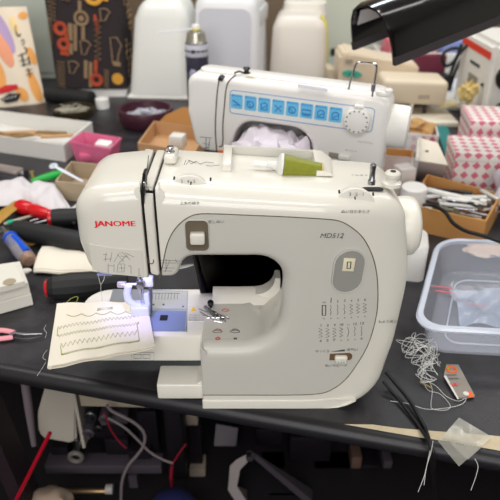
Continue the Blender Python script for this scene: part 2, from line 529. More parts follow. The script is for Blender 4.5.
fs = shell(out1, YF, .602, yf1, .008, lambda x, z: -draft1(x, z), seam2)
body, panel = [], []
for f in fs:
    c = sum(f, Vector()) / len(f)
    (panel if (c.y < YF + .0155 and inpoly(c.x, c.z, panel_poly) and c.x < .152) else body).append(f)
bm_body = from_faces(body)
bm_body.build('body', cream, m1, world=True, ang=30)
from_faces(panel).build('front_panel', creamgrey, m1, world=True, ang=30)
G().tube([Vector((p.x, YF + yf1(p.x, p.z) - .0001, p.z)) for p in seam_s], .0005, 6).build('panel_seam', seamdark, m1, world=True)
# lower base strip standing a little proud
bs = rounded([(-.0525, .0122, .001, .001), (.1195, .0122, .001, .001), (.1085, .005, .010, .001), (.0975, .001, .008, .001), (.088, 0, .004, .001), (-.0525, 0, .001, .001)])
from_faces(shell(bs, YF - .0012, YF + .02, lambda x, z: yf1(x, z), .001, step=.02)).build('base_strip', creamlow, m1, world=True)

# head: thread channel core, guide strip, face cover
G().box((-.0925, .5505, .2195), (.0142, .095, .088)).build('thread_channel', dark, m1, world=True)
st = rounded([(-.0964, .2675, .002, .003), (-.0877, .267, .002, .003), (-.0877, .1735, .002, .001), (-.0962, .177, .004, .001)])
from_faces(shell(st, YF, .600, yf1, .006, step=.006)).build('guide_strip', cream, m1, world=True)
p0 = fr(151, 261)
G().tube([p0 + Vector((-.0028, -.0003, .004)), p0 + Vector((-.0028, -.0003, 0)), p0 + Vector((-.0018, -.0003, -.0026)), p0 + Vector((.0008, -.0003, -.0030)), p0 + Vector((.0024, -.0003, -.0012)), p0 + Vector((.0024, -.0003, .0015))], .0005).build('guide_hook', seamdark, m1, world=True)
hd = rounded([(-.0989, .2685, .002, .014), (-.164, .262, .048, .020), (-.1655, .205, .05, .020), (-.158, .172, .018, .010), (-.0989, .170, .002, .002)], 9)
from_faces(shell(hd, YF, .602, lambda x, z: yf1(x, z) + .008 * max(0, (-.125 - x) / .04) ** 2, .010, step=.008)).build('face_cover', cream, m1, world=True)
# lower face plate with the threading drawing
def yhead(x): return YF + .008 * max(0, (-.125 - x) / .04) ** 2
fp = [fr(*p) for p in ((88.5, 246), (142.3, 250.5), (144.4, 277), (91.5, 271.5))]
def fpf(u, v, d=0):
    p = fp[0].lerp(fp[1], u).lerp(fp[3].lerp(fp[2], u), v); return Vector((p.x, yhead(p.x) - .0005 + d, p.z))
g = G(); g.loft([[fpf(k / 12, 0, .006), fpf(k / 12, 0), fpf(k / 12, .33), fpf(k / 12, .66), fpf(k / 12, 1), fpf(k / 12, 1, .006)] for k in range(13)])
g.build('face_plate', mat('plate_cream', (.845, .832, .795), .35, coat=.2), m1, world=True)
# take-up lever slot and lever
sl = [fr(*p) for p in ((142.6, 173.5), (145.6, 173), (145.4, 190), (144.2, 198), (144.2, 204), (141.4, 200), (141.6, 184))]
G().poly([Vector((p.x, YF - .0008, p.z)) for p in sl], (0, .012, 0)).build('lever_slot', dark, m1, world=True)
g = G(); q = fr(144.4, 187, YF - .0015)
g.box(q, (.0022, .003, .011), bev=.0008); g.build('take_up_lever', chrome, m1, world=True)

def cap(s, x0, x1, yb, bold=0.0, m=ink, Y=YF, shear=0.0, name='printed_caption', par=m1, fh=None):
    a, b = fr(x0, yb, Y), fr(x1, yb, Y)
    y = Y + yf1(a.x, a.z) - .0002
    return lettering(name, s, m, par, front_at(Vector((a.x, y, a.z))), width=b.x - a.x, bold=bold, shear=shear, fit_h=fh)
redj = mat('brand_red', (.92, .05, .16), .5)
cap('JANOME', 94.5, 135.5, 226, .030, redj, name='brand_lettering', fh=.0072)
cap('MD512', 320, 343.5, 238, 0, ink, shear=.25, name='model_lettering')
cap('上糸の調子', 180, 199.5, 205)
cap('返しぬい', 208, 224, 223)
cap('ぬい目のあらさ', 341.5, 369.5, 213.5)
cap('もよう選び', 379.5, 398, 326.5)
# threading sketches: thin printed lines
def sketch(strokes, Y=YF - .0007, r=.00016, m=ink, name='threading_sketch'):
    g = G()
    for s in strokes: g.tube([Vector((p.x, p.y + yhead(p.x) - YF, p.z)) for p in (fr(x, y, Y) for x, y in s)], r, 5)
    return g.build(name, m, m1, world=True)
sketch([[(103, 255), (128, 257)], [(106, 253), (105, 262)], [(112, 252), (110, 262)], [(103, 260), (112, 259)], [(117, 254), (124, 262), (120, 252), (114, 262)], [(122, 252), (130, 260)], [(127, 255), (119, 263)], [(125, 253), (134, 257)],
        [(108, 264), (108, 273)], [(108, 266), (114, 266)], [(114, 264), (114, 272)], [(118, 264), (117, 272), (124, 272), (125, 264), (118, 264)], [(119, 268), (124, 268)], [(121, 264), (122, 272)], [(128, 266), (131, 266)], [(131, 266), (131, 274)], [(139, 268), (139, 275)], [(138, 275), (141, 276)]])
sketch([[(159, 260), (180, 261)], [(160, 263), (176, 263)], [(166, 259), (166, 270)], [(170, 260), (165, 272)], [(163, 268), (175, 268)], [(162, 271), (172, 271)], [(175, 259), (178, 264)]], Y=YF - .0003, m=ink)
# drawings printed on the sloping top
def topsketch(strokes, h, r=.00025, m=ink, name='printed_sketch', par=m1):
    g = G()
    for s in strokes: g.tube([on(x, y, h) for x, y in s], r, 5)
    return g.build(name, m, par, world=True)
topsketch([[(125, 166), (131, 165), (136, 166.5)], [(128, 167), (134, 164)], [(131, 168), (136, 165)]], .2655)
topsketch([[(135, 175), (134.5, 173), (136, 171.5), (139, 171)], [(148, 171), (150, 172.5), (150.5, 176)]], .263)
topsketch([[(184, 165), (186, 160)], [(186, 164.5), (189, 161), (191, 164), (196, 161), (200, 164), (206, 162), (214, 163)], [(206, 165.5), (212, 166), (220, 165)], [(188, 160), (196, 163)]], .2665)
# seam across the head top
topsketch([[(147, 172), (148.5, 155.5)]], .2685, .0004, seamdark, name='top_seam')

# reverse lever in its recess
def rrect(cx, cz, w, h, r, y, n=5): return [Vector((p.x, y, p.y)) for p in rr(w, h, r, 0, n, cx, cz)]
a, b = fr(184.5, 220), fr(209.5, 251)
cx, cz, w, h = (a.x + b.x) / 2, (a.z + b.z) / 2, b.x - a.x, a.z - b.z
G().loft([rrect(cx, cz, w + .0015, h + .0015, .006, YF - .0004), rrect(cx, cz, w, h, .0055, YF - .0010), rrect(cx, cz, w - .0008, h - .0008, .005, YF - .0004)], False, False).build('recess_rim', creamgrey, m1, world=True)
g = G(); g.loft([rrect(cx, cz, w - .0004, h - .0004, .0055, YF - .0003), rrect(cx, cz + .003, w * .80, h * .70, .004, YF - .0003)], False, True)
_o = g.build('lever_recess', mat('recess_brown_grey', (.40, .36, .30), .55), m1, world=True)
a, b = fr(190, 231), fr(205.5, 242)
g = G().box(((a.x + b.x) / 2, YF - .003, (a.z + b.z) / 2), (b.x - a.x, .008, a.z - b.z), bev=.002); g.build('reverse_lever', cream, _o, world=True)

# stitch window
a, b = fr(334, 250), fr(362.5, 293.5)
cx, cz, w, h = (a.x + b.x) / 2, (a.z + b.z) / 2, b.x - a.x, a.z - b.z
yw = YF + yf1(cx, cz)
tilt = Matrix.Translation((cx, yw - .0012, cz)) @ Matrix.Rotation(R(3), 4, 'Y') @ Matrix.Rotation(R(7), 4, 'Z') @ Matrix.Translation((-cx, -yw, -cz))
G().loft([rrect(cx, cz, w, h, w / 2, yw + .001), rrect(cx, cz, w, h, w / 2, yw - .0009), rrect(cx, cz, w - .002, h - .002, w / 2 - .001, yw - .0009), rrect(cx, cz, w - .0025, h - .0025, w / 2 - .001, yw + .0002)], False, False, M=tilt).build('window_rim', mat('window_rim_grey', (.78, .77, .75), .3), m1, world=True)
G().loft([rrect(cx, cz, w - .002, h - .002, w / 2 - .001, yw + .001), rrect(cx, cz, w - .002, h - .002, w / 2 - .001, yw - .0003)], M=tilt).build('window_plate', mat('window_plate_grey', (.58, .58, .56), .35), m1, world=True)
a, b = fr(343.5, 258), fr(354, 271)
c2 = Vector(((a.x + b.x) / 2, yw - .0024, (a.z + b.z) / 2))
g = G().box(c2, (b.x - a.x, .0012, a.z - b.z), M=Matrix.Rotation(R(3), 3, 'Y'), bev=.0004).build('stitch_window', mat('window_ivory', (.88, .85, .74), .5), m1, world=True)
g = G(); mm = .0008
bx = [c2 + Vector((sx * .0017, -.0008, sz * .0036)) for sx, sz in ((-1, -1), (1, -1), (1, 1), (-1, 1))]
g.tube(bx, .0005, 6, closed=True).build('buttonhole_symbol', inkdark, m1, world=True)

# stitch chart
chart = thing('x', 'x', 'x') if False else None
for row, (nums, y0, xs) in enumerate((('0123456', 313, 324), (('7', '8', '9', '10', '11', '12', '13'), 326.5, 321))):
    for k, nm in enumerate(nums):
        x = xs + k * 6.9; y = y0 - 10.5 if row == 0 else y0 - .5
        if row == 0 and k == 0: nm = '直線'
        wd = .8 if nm == '1' else 2.0 if nm == '11' else 3.4 if len(nm) > 1 else 1.7
        cap(nm, x - wd / 2, x + wd / 2, y + .5 if row == 0 else y + .8, 0, ink, name='stitch_number')
        x2 = x - (.0 if row == 0 else .3); g = G(); yy0, yy1 = (305.5, 315.5) if row == 0 else (328.5, 338)
        pts = []
        amp = (1.7, .35, .5, .6, 1.6, 1.7, 1.9)[k] if row == 0 else (1.8, 2.0, 1.8, 1.7, 1.5, .6, .5)[k]
        if row == 0 and k == 0:
            bx = [fr(x2 + sx * 1.7, yy, YF) for sx, yy in ((-1, yy0), (1, yy0), (1, yy1), (-1, yy1))]
            bx = [Vector((p.x, YF + yf1(p.x, p.z) - .0003, p.z)) for p in bx]
            g.tube(bx, .00055, 5, closed=True)
        else:
            n = 6 if amp > 1 else 4
            for i in range(n + 1):
                if row == 1 and k == 4: p = fr(x2 + 1.6 * math.sin(math.pi * i / n) - .8, yy0 + (yy1 - yy0) * i / n)
                else: p = fr(x2 + amp * (1 if i % 2 else -1), yy0 + (yy1 - yy0) * i / n)
                pts.append(Vector((p.x, YF + yf1(p.x, p.z) - .0003, p.z)))
            g.tube(pts, .00022, 5)
        g.build('stitch_symbol', ink, m1, world=True)
        cap('A' if row == 0 else 'BEFACAB'[k], x2 - .9, x2 + .9, yy1 + 4, 0, ink, name='stitch_letter')
# speed slider
cap('ゆっくり', 315.5, 329, 352.3); cap('はやい', 347, 358, 352.3); cap('ぬいスピード', 325, 347, 367)
g = G(); g.poly([fr(331.5, 352, YF + .0005), fr(345, 350.4, YF + .0005), fr(345, 352.4, YF + .0005)], (0, .0002, 0))
bmv = [Vector((v.co.x, v.co.y, v.co.z)) for v in g.bm.verts]
for v in g.bm.verts: v.co.y = YF + yf1(v.co.x, v.co.z) - (.0004 if v.co.y < YF + .0006 else .0001)
g.build('speed_wedge', ink, m1, world=True)
a, b = fr(323, 354.5), fr(352, 361)
cx, cz, w, h = (a.x + b.x) / 2, (a.z + b.z) / 2, b.x - a.x, a.z - b.z; ys = YF + yf1(cx, cz)
G().loft([rrect(cx, cz, w, h, h / 2, ys + .003), rrect(cx, cz, w, h, h / 2, ys - .0006)]).build('slider_slot', mat('slot_brown', (.42, .33, .24), .6), m1, world=True)
q = fr(341, 358.2); g = G().box((q.x, ys - .002, q.z), (.0135, .006, .0072), bev=.0022, seg=3)
for k in range(4): g.box((q.x - .0045 + k * .003, ys - .005, q.z - .003), (.0012, .001, .0025), bev=.0003)
g.build('slider_knob', cream, m1, world=True)

def topz(x): return .268 - (x + .0855) / .2255 * .016
# dials on the top edge
def dial(px, py, wpx, h, label):
    c = on(px, py, h); k = (on(px + wpx / 2, py, h) - c).length
    rad = k * 1.36; c2 = Vector((c.x, .517 if px < 250 else .5125, topz(c.x) + .0062 - rad))
    M = Matrix.Translation(c2) @ Matrix.Rotation(R(90 - 14), 4, 'X')
    g = G(); g.lathe([(rad - .0012, -.005), (rad, -.0038), (rad, .0038), (rad - .0012, .005)], M, 64)
    g.build('dial', cream, m1, world=True, label=label)
    return c2, k
dial(188, 182, 33, .2685, 'upper thread tension dial'); dial(357, 195.5, 33, .2590, 'stitch length dial')
for (px, py, h) in ((174, 178.5, .2690), (210.5, 179.5, .2682), (339.5, 192, .2605), (373.5, 194.5, .2595)):
    p = on(px, py, h); G().tube([p + Vector((0, .0, -.001)), p + Vector((0, .003, .0003))], .0009, 6).build('dial_mark', inkdark, m1, world=True)
for (px, py, h) in ((190.8, 184.5, .2665), (355.2, 199.3, .2565)):
    p = on(px, py, h); G().tube([p, p + Vector((0, .003, .0012))], .0006, 6).build('pointer_mark', inkdark, m1, world=True)
a = on(183, 179.5, .2735); 
for (x, y, h, t) in ((188, 180.3, .2693, '3 · 4 · 5'), (357, 193.5, .2600, '3 · 2 · 1')):
    lettering('dial_number', t, ink, m1, Matrix.Translation(Vector((on(x, y, h).x - .0065, (.517 if x < 250 else .5125) - .0056, topz(on(x, y, h).x) + .0012))) @ Matrix.Rotation(R(76), 4, 'X'), width=.013, ext=.0001)

# thread guide button on the top left
p = on(170.5, 163, .2685)
_ = G().box(p + Vector((0, .010, .004)), (.0125, .027, .010), bev=.0035, seg=3)
_o = _.build('guide_block', cream, m1, world=True)
g = G(); g.lathe([(.0042, .0088), (.0042, .0098), (.0030, .0105), (.0028, .0125), (.0038, .0135), (.0033, .0148), (.001, .0152)], Matrix.Translation(p + Vector((0, .006, 0))), 20)
g.build('guide_disc', chrome, _o, world=True)

# spool recess
xa, xb = on(222, 170, .266).x, on(331, 172, .262).x
ym = .552
g = G()
for (x0, x1) in ((xa, xa + .009),): g.box(((x0 + x1) / 2, .573, .2635), (x1 - x0, .052, .016), bev=.0012)
g.build('tray_end_wall', cream, m1, world=True)
g = G(); W = .005
g.loft([[Vector((xa, .594, .262)), Vector((xb + .006, .594, .257)), Vector((xb - .004, .594, .2655)), Vector((xa, .594, .2715))],
        [Vector((xa, .599, .262)), Vector((xb + .006, .599, .257)), Vector((xb - .004, .599, .2655)), Vector((xa, .599, .2715))]])
g.build('tray_back_wall', creamgrey, m1, world=True)
g = G(); g.loft([[Vector((xb - .014, .549, .2635)), Vector((xb - .001, .549, .262)), Vector((xb + .002, .549, .258)), Vector((xb - .014, .549, .258))],
        [Vector((xb - .014, .594, .2685)), Vector((xb - .004, .594, .2655)), Vector((xb + .006, .594, .257)), Vector((xb - .014, .594, .257))]])
g.build('tray_slope', cream, m1, world=True)
Ysp = .557
pinA, pinB = fr(253.5, 163.0, Ysp), fr(323, 170.5, Ysp)
G().tube([pinA, pinB], .0026, 12).build('spool_pin', white, m1, world=True)
# bobbin winder
p = on(373, 184, .2600)
g = G(); ringp = [Vector((p.x + x, p.y + y, topz(p.x) + .0008)) for x, y in [(q.x, q.y) for q in rr(.021, .009, .0044, 0, 6)]]
g.loft([ringp, [q + Vector((0, 0, .0004)) for q in ringp]]); g.build('winder_slot', dark, m1, world=True)
g = G(); b0 = p + Vector((-.0015, 0, 0)); g.lathe([(.0036, 0), (.0036, .004), (.0028, .005), (.0026, .014), (.0030, .015), (.0030, .019), (.0018, .0205)], Matrix.Translation(b0), 16)
g.build('winder_spindle', steel, m1, world=True)
p = on(393, 181, .2600)
g = G(); g.lathe([(.0095, 0), (.0092, .003), (.0062, .0045), (.0060, .0075), (.0072, .0085), (.0074, .012), (.0060, .0135), (.0012, .0138)], Matrix.Translation(p + Vector((-.001, 0, -.004))), 24)
_o = g.build('bobbin_stopper', cream, m1, world=True)
G().disc(p + Vector((-.001, 0, .0100)), .0026, .0006).build('stopper_screw', gunmetal, _o, world=True)
lettering('printed_caption', '下糸巻き', ink, m1, Matrix.Translation(on(351, 176, .2625)), width=.016)
# right end cover seam + handwheel
wc = Vector((.1570, .558, .199))
MX = Matrix.Translation(wc) @ Matrix.Rotation(R(90), 4, 'Y')
G().lathe([(.024, -.016), (.028, -.012), (.0305, -.004), (.0310, .004), (.0298, .010), (.025, .0142), (.014, .0155)], MX, 40).build('handwheel', creamlow, m1, world=True)

# ---- free arm, foot rail, bed furniture
def fring(ins, z): return rr(.180 - 2 * ins, .093 - 2 * ins, .030 - ins * .5, z, 8, -.104, .5675)
g = G(); g.loft([fring(.002, .049), fring(0, .051), fring(0, .0795), fring(.0012, .0832), fring(.004, BED)])
g.build('free_arm', creamlow, m1, world=True)
g = G(); g.box((-.0775, .530, .0115), (.0535, .034, .021), bev=.002, seg=3); g.build('foot_rail', creamlow, m1, world=True)
g = G(); g.loft([[Vector((-.0645, y, .021)), Vector((-.0515, y, .021)), Vector((-.0515, y, .033)), Vector((-.054, y, .0265)), Vector((-.058, y, .0225))] for y in (.516, .545)])
g.build('rail_gusset', creamlow, m1, world=True)
# back ridge of the bed
g = G(); rx0, rx1 = -.0435, .0225
g.loft([[Vector((x, .5775, BED)), Vector((x, .584, BED + .004)), Vector((x, .597, BED + .0105)), Vector((x, .601, BED + .0105)), Vector((x, .602, BED - .01))] for x in (rx0, rx1)])
g.build('bed_ridge', creamlow, m1, world=True)
g = G(); prof = []
for k in range(9):
    a = R(90) * k / 8; prof.append((rx1 - .022 + .022 * math.sin(a) + .006, BED + .022 - .022 * math.cos(a) + .0105))
g.loft([[Vector((x, y, z)) for x, z in prof] + [Vector((rx1 + .012, y, prof[-1][1])), Vector((rx1 + .012, y, BED))] for y in (.584, .602)])
g.build('ridge_cove', creamlow, m1, world=True)
def plate(name, pxs, h, th, m, parent=m1):
    return G().poly([on(x, y, h) for x, y in pxs], (0, 0, -th)).build(name, m, parent, world=True)
plate('needle_plate', [(108, 306), (113, 289), (150, 289.5), (188, 291), (187, 331.5), (150, 331)], BED + .0006, .002, steelblue)
plate('ruler_plate', [(151, 290.5), (187, 291.6), (186.6, 308.5), (151, 308)], BED + .0008, .0008, mat('ruler_plate_grey', (.72, .72, .73), .45, .3))
plate('bobbin_cover', [(151.5, 310.5), (186.3, 311), (184.5, 331), (150.6, 330.6)], BED + .0010, .001, mat('bluish_clear_cover', (.60, .66, .82), .12, .2, alpha=.9, spec=.7))
plate('bobbin_notch', [(160.5, 315), (168.2, 315), (167.2, 320.5), (159.5, 320.5)], BED + .0012, .0003, inkdark)
g = G()
for k in range(9):
    x = 153 + k * 3.3 - (k * .2); g.tube([on(x, 293, BED + .0009), on(x - .6, 299.5, BED + .0009)], .00025, 4)
g.tube([on(152, 293, BED + .0009), on(180, 293.5, BED + .0009)], .00025, 4)
g.build('ruler_line', ink, m1, world=True)
for x, y in ((153.5, 304.5), (163.5, 304.5), (183, 306.5)): G().disc(on(x, y, BED + .001), .0012, .0004).build('plate_screw', gunmetal, m1, world=True)
plate('tape_label', [(188, 306), (231, 307), (230, 322), (187, 321)], BED + .0004, .0006, mat('sticker_film', (.86, .85, .80), .35))
plate('warning_triangle', [(190.5, 311), (196, 311), (193.3, 306.5)], BED + .0006, .0003, mat('warning_yellow', (.95, .75, .1), .5))
lettering('warning_mark', '!', inkdark, m1, Matrix.Translation(on(192.8, 310.6, BED + .0007)), size=.0035)
for r_, y in enumerate((315.5, 318, 320.5)):
    lettering('printed_caption', '針に注意してください', ink, m1, Matrix.Translation(on(189, y, BED + .0006)), width=.021, fit_h=.0018)
c = on(225.5, 310.5, BED + .0007)
G().tube([c + Vector((.004 * math.cos(t * .524), .0026 * math.sin(t * .524), 0)) for t in range(12)], .0006, 5, closed=True).build('warning_ring', red, m1, world=True)
G().tube([c + Vector((-.003, .0016, 0)), c + Vector((.003, -.0016, 0))], .0005, 5).build('warning_bar', red, m1, world=True)
for k, (cx_, mk, mm_) in enumerate(((217.5, 'o', red), (235, '×', inkdark))):
    c = on(cx_, 331.5, BED + .0013)
    G().tube([c + Vector((.0052 * math.cos(t * .524), .0022 * math.sin(t * .524), 0)) for t in range(12)], .0003, 5, closed=True).build('bobbin_drawing', ink, m1, world=True)
    G().tube([c + Vector((-.003, .0025, 0)), c + Vector((-.001, .0045, 0)), c + Vector((.003, .0035, 0)), c + Vector((.005, -.001, 0))], .0004, 5).build('bobbin_drawing', red if k == 0 else ink, m1, world=True)
    c = on(cx_ + .3, 338.6, BED + .0011)
    if k == 0: G().tube([c + Vector((.0022 * math.cos(t * .524), .0018 * math.sin(t * .524), 0)) for t in range(12)], .0006, 5, closed=True).build('correct_mark', red, m1, world=True)
    else:
        g = G(); g.tube([c + Vector((-.0015, -.0013, 0)), c + Vector((.0015, .0013, 0))], .0005, 5); g.tube([c + Vector((-.0015, .0013, 0)), c + Vector((.0015, -.0013, 0))], .0005, 5); g.build('wrong_mark', inkdark, m1, world=True)
# label on the front of the free arm
YA = .5205
a, b = fr(132, 355, YA), fr(153, 360.5, YA)
pts = [fr(x, y, YA) for x, y in ((131.5, 352.5), (154, 352.5), (154, 360.5), (131.5, 360.5))]
G().tube(pts, .00022, 4, closed=True).build('arm_label', ink, m1, world=True)
for (x0, x1) in ((134, 141), (143, 150)):
    G().tube([fr(x, y, YA) for x, y in ((x0, 354.5), (x1, 354.5), (x1, 358.5), (x0, 358.5))], .0003, 4, closed=True).build('label_drawing', ink, m1, world=True)

# ---- needle bar and presser foot
NY = .560
def npx(x, y, d=0.0): return fr(x, y, NY + d)
g = G(); g.tube([npx(150.5, 277, .004), npx(150.5, 314, .004)], .0022, 10); g.build('presser_bar', steel, m1, world=True)
g = G(); g.tube([npx(140, 276), npx(140.6, 292)], .0032, 12); g.build('needle_bar', chrome, m1, world=True)
g = G(); g.box(npx(140.6, 283, -.001), (.0085, .009, .010), bev=.0012); g.build('needle_clamp', steel, m1, world=True)
g = G(); a, b = npx(117.5, 284.5, -.001), npx(131.5, 284.2, -.001)
g.tube([a, a.lerp(b, .1), a.lerp(b, .62), a.lerp(b, .66), npx(137, 284)], [.0030, .0038, .0036, .0016, .0016], 12); g.build('clamp_screw', mat('pinkish_steel', (.80, .77, .79), .3, .6), m1, world=True)
g = G(); g.tube([npx(141, 290, -.001), npx(141.5, 310, -.001)], [.0009, .0005], 8); g.build('needle', chrome, m1, world=True)
g = G(); g.box(npx(148, 281, .003), (.012, .008, .011), bev=.001); g.build('bar_guide', white, m1, world=True)
clearw = mat('frosted_white_plastic', (.84, .86, .95), .3, alpha=.93)
g = G()
g.tube([npx(128.5, 285.5, -.004), npx(127.0, 293, -.004), npx(128.5, 300, -.004), npx(134, 304.5, -.004), npx(141, 306, -.004)], [.0042, .0045, .0046, .0042, .0036], 12, flat=.8)
g.build('presser_shank', clearw, m1, world=True)
c = on(140.5, 306.5, BED + .006)
g = G(); g.box(c + Vector((0, .002, .001)), (.017, .011, .007), bev=.0018, seg=3)
g.box(c + Vector((.0052, .005, .008)), (.004, .006, .012), bev=.001); g.build('foot_holder', clearw, m1, world=True)
g = G(); q = on(140.5, 311, BED + .010); g.box(q + Vector((0, .002, 0)), (.0205, .010, .0125), bev=.002, seg=3); g.box(npx(147.5, 300), (.006, .008, .022), bev=.0015); g.build('foot_block', clearw, m1, world=True)
g = G(); z0 = BED + .0032
for sx in (-1, 1):
    g.box(c + Vector((sx * .0048 - .0005, -.0045, z0 - c.z + .0012)), (.0062, .017, .0024), M=Matrix.Rotation(R(0), 3, 'X'), bev=.0008)
g.box(c + Vector((-.0005, .0025, z0 - c.z + .0016)), (.016, .006, .003), bev=.0008)
g.build('presser_foot', mat('frosted_foot', (.80, .83, .95), .25, .2), m1, world=True)
g = G(); q = on(127, 314.5, BED + .004)
for k in range(5): g.box(c + Vector((-.0052 + k * .0024, -.0128, z0 - c.z + .0012)), (.0009, .003, .0016))
g.build('foot_comb', gunmetal, m1, world=True)
# small lamp window and thread cutter under the head
g = G(); q = fr(104.5, 274.3, .508); g.box(q + Vector((0, .008, -.0005)), (.0150, .018, .0014), bev=.0005); g.build('lamp_window', lav, m1, world=True)
g = G(); a = fr(176, 268, .545); b = fr(193.5, 264.5, .545); g.tube([a, a.lerp(b, .6), b], [.0028, .0026, .0012], 10, flat=.6); g.build('presser_lever', white, m1, world=True)
# led of the machine
ld = bpy.data.lights.new('machine_led', 'SPOT'); ld.energy = .30; ld.color = (.42, .38, 1); ld.spot_size = R(95); ld.spot_blend = .9; ld.shadow_soft_size = .006
lo = bpy.data.objects.new('machine_led', ld); COL.objects.link(lo); lo.location = (-.128, .535, .167)
lo.rotation_euler = (Vector((-.118, .565, .085)) - Vector(lo.location)).to_track_quat('-Z', 'Y').to_euler()
# dangling thread
g = G(); g.tube(smooth_path([fr(98, 274.5, .52), fr(99.5, 281, .53), fr(101, 284, .535), fr(104, 279, .53), fr(104.5, 275, .525)], 5), .0004, 5)
g.tube(smooth_path([fr(101, 284, .535), fr(100.8, 289, .545), on(102, 301, BED + .004)], 4), .0003, 5)
tag(g.build('loose_thread', threadw), 'thin thread hanging below the head of the front machine', 'thread')

# spool of green thread on the pin
spool = thing('thread_spool', 'olive green thread spool lying on the horizontal spool pin of the front machine', 'thread spool', tuple((pinA + pinB) / 2))
ax = (pinB - pinA).normalized(); L = (pinB - pinA).length
q = Vector((0, 0, 1)).rotation_difference(ax).to_matrix().to_4x4()
tS = (fr(283, 166, Ysp) - pinA).length; tE = (fr(320.5, 170, Ysp) - pinA).length
prof = [(.0105, tS)]; n = 46
g = G(); pr = [(.003, tS)]
for k in range(n + 1):
    t = k / n; rad = .0122 - .0052 * t
    pr.append((rad + (.00025 if k % 2 else -.00015), tS + (tE - tS) * t))
pr.append((.003, tE)); g.lathe(pr, Matrix.Translation(pinA) @ q, 28)
thm = mat('green_thread', (.50, .52, .12), .35, noise=.2, nscale=160, sheen=.4)
g.build('wound_thread', thm, spool, world=True, ang=60)
g = G(); g.lathe([(.003, tE), (.0075, tE + .0002), (.0072, tE + .0018), (.003, tE + .002)], Matrix.Translation(pinA) @ q, 24); g.build('spool_core', mat('card_core', (.80, .70, .48), .7), spool, world=True)
cps = thing('spool_cap', 'white plastic spool cap pushed against the green thread spool', 'spool cap', tuple(pinA.lerp(pinB, tS / L)))
g = G(); g.lathe([(.0034, tS - .016), (.0036, tS - .011), (.0052, tS - .007), (.0105, tS - .0048), (.0128, tS - .003), (.0130, tS - .0006), (.0034, tS - .0003)], Matrix.Translation(pinA) @ q, 28)
g.build('cap', mat('translucent_white', (.88, .88, .86), .25, alpha=.92), cps, world=True)

# pins and presser foot lying on the bed
c = on(213, 312, BED + .002)
sf = thing('spare_presser_foot', 'small metal foot with a black screw knob lying on the bed of the front machine', 'presser foot', tuple(c))
g = G(); g.tube([on(205, 307, BED + .004), on(216, 317, BED + .004)], .0022, 8); g.box(on(212, 313, BED + .003), (.010, .006, .004), M=Matrix.Rotation(R(-35), 3, 'Z'), bev=.0008); g.build('foot_bracket', chrome, sf, world=True)
g = G(); g.lathe([(.0016, 0), (.0016, .006), (.0034, .0065), (.0036, .0105), (.002, .012)], Matrix.Translation(on(211, 307, BED + .003)) @ Matrix.Rotation(R(25), 4, 'X'), 16); g.build('screw_knob', dark, sf, world=True)
g = G(); g.box(on(219, 318, BED + .002), (.013, .004, .0015), M=Matrix.Rotation(R(-30), 3, 'Z'), bev=.0005); g.build('foot_toe', steel, sf, world=True)
for k, (x0, y0, x1, y1) in enumerate(((199, 309, 222, 318), (203, 316, 226, 320), (207, 318, 228, 317), (216, 313, 229, 319), (200, 312, 214, 320), (214, 321, 222, 322.5), (217, 315, 226, 322))):
    g = G(); g.tube([on(x0, y0, BED + .0026 + k * .0003), on(x1, y1, BED + .0018 + k * .0003)], [.0006, .0006], 6)
    tag(g.build('straight_pin', chrome), 'fine steel pin in the small heap on the front machine bed', 'pin', 'pins on the machine bed')

# the stitched sample
ZF = BED + .0034
sw = thing('fabric_sample', 'folded cream canvas sample with rows of olive green stitching under the needle', 'fabric', tuple(on(100, 335, ZF)))
TL, TR, BR, BL = on(57, 303, ZF), on(147, 303, ZF), on(155, 346.5, ZF), on(47.5, 366, ZF)
def wave(p): return Vector((p.x, p.y, p.z + .0006 * math.sin(p.x * 160 + p.y * 60) - (.03 * max(0, -.165 - p.x)) - .02 * max(0, .522 - p.y)))
def sheet(u, v, dz=0.0, ex=0.0):
    a = TL.lerp(TR, u); b = BL.lerp(BR, u); p = a.lerp(b, v)
    return wave(p) + Vector((0, 0, dz))
g = G(); g.grid(lambda u, v: sheet(u, v), 30, 20, .0016); sw_top = g.build('top_layer', canvas, sw, world=True)
g = G(); g.grid(lambda u, v: sheet(.012 + u * .975, .02 + v * .985, -.0024), 30, 20, .0012); g.build('bottom_layer', canvas, sw, world=True)
g = G(); g.tube([wave(TL.lerp(BL, t / 12)) + Vector((.002, 0, -.0006)) for t in range(13)], .0027, 10, flat=.8); g.build('folded_edge', canvas, sw, world=True)
def stitch(pts, r=.00038, m=oliveth):
    g = G(); g.tube([wave(on(x, y, ZF)) + Vector((0, 0, .0018)) for x, y in pts], r, 5); return g.build('stitch_row', m, sw_top, world=True)
def zig(x0, y0, x1, y1, n, amp): return [(x0 + (x1 - x0) * i / n, y0 + (y1 - y0) * i / n + (amp if i % 2 else -amp)) for i in range(n + 1)]
sc = []
for i in range(61):
    t = i / 60; sc.append((67 + t * 73, 316.5 - t * 3.5 - 0 + 2.6 * abs(math.sin(t * math.pi * 5)) - 1.2))
stitch(sc)
stitch(zig(58, 328, 140, 316.5, 44, 1.5)); stitch(zig(58, 336, 139, 324.5, 50, 1.3)); stitch(zig(61, 345.5, 137, 333.5, 32, 2.2))
stitch([(57.5, 328), (57.2, 336)]); stitch([(60.5, 345.5), (61.5, 354)]); stitch([(137, 325), (139.5, 341)])
stitch(zig(61.5, 354.2, 139, 341.8, 110, .9), .0004); stitch([(61.5, 354.5), (139, 342)], .0004)
stitch([(61, 354.5), (63, 354.2)], .0009); stitch([(137.5, 324.8), (139, 324.3)], .0008); stitch([(138, 342), (139.4, 341.6)], .0009)
g = G(); g.tube([wave(on(x, y, ZF)) + Vector((0, 0, .0018)) for x, y in ((97.5, 309.8), (112.8, 308.6), (112.6, 310.6), (97.3, 311.6))], .0005, 5, closed=True)
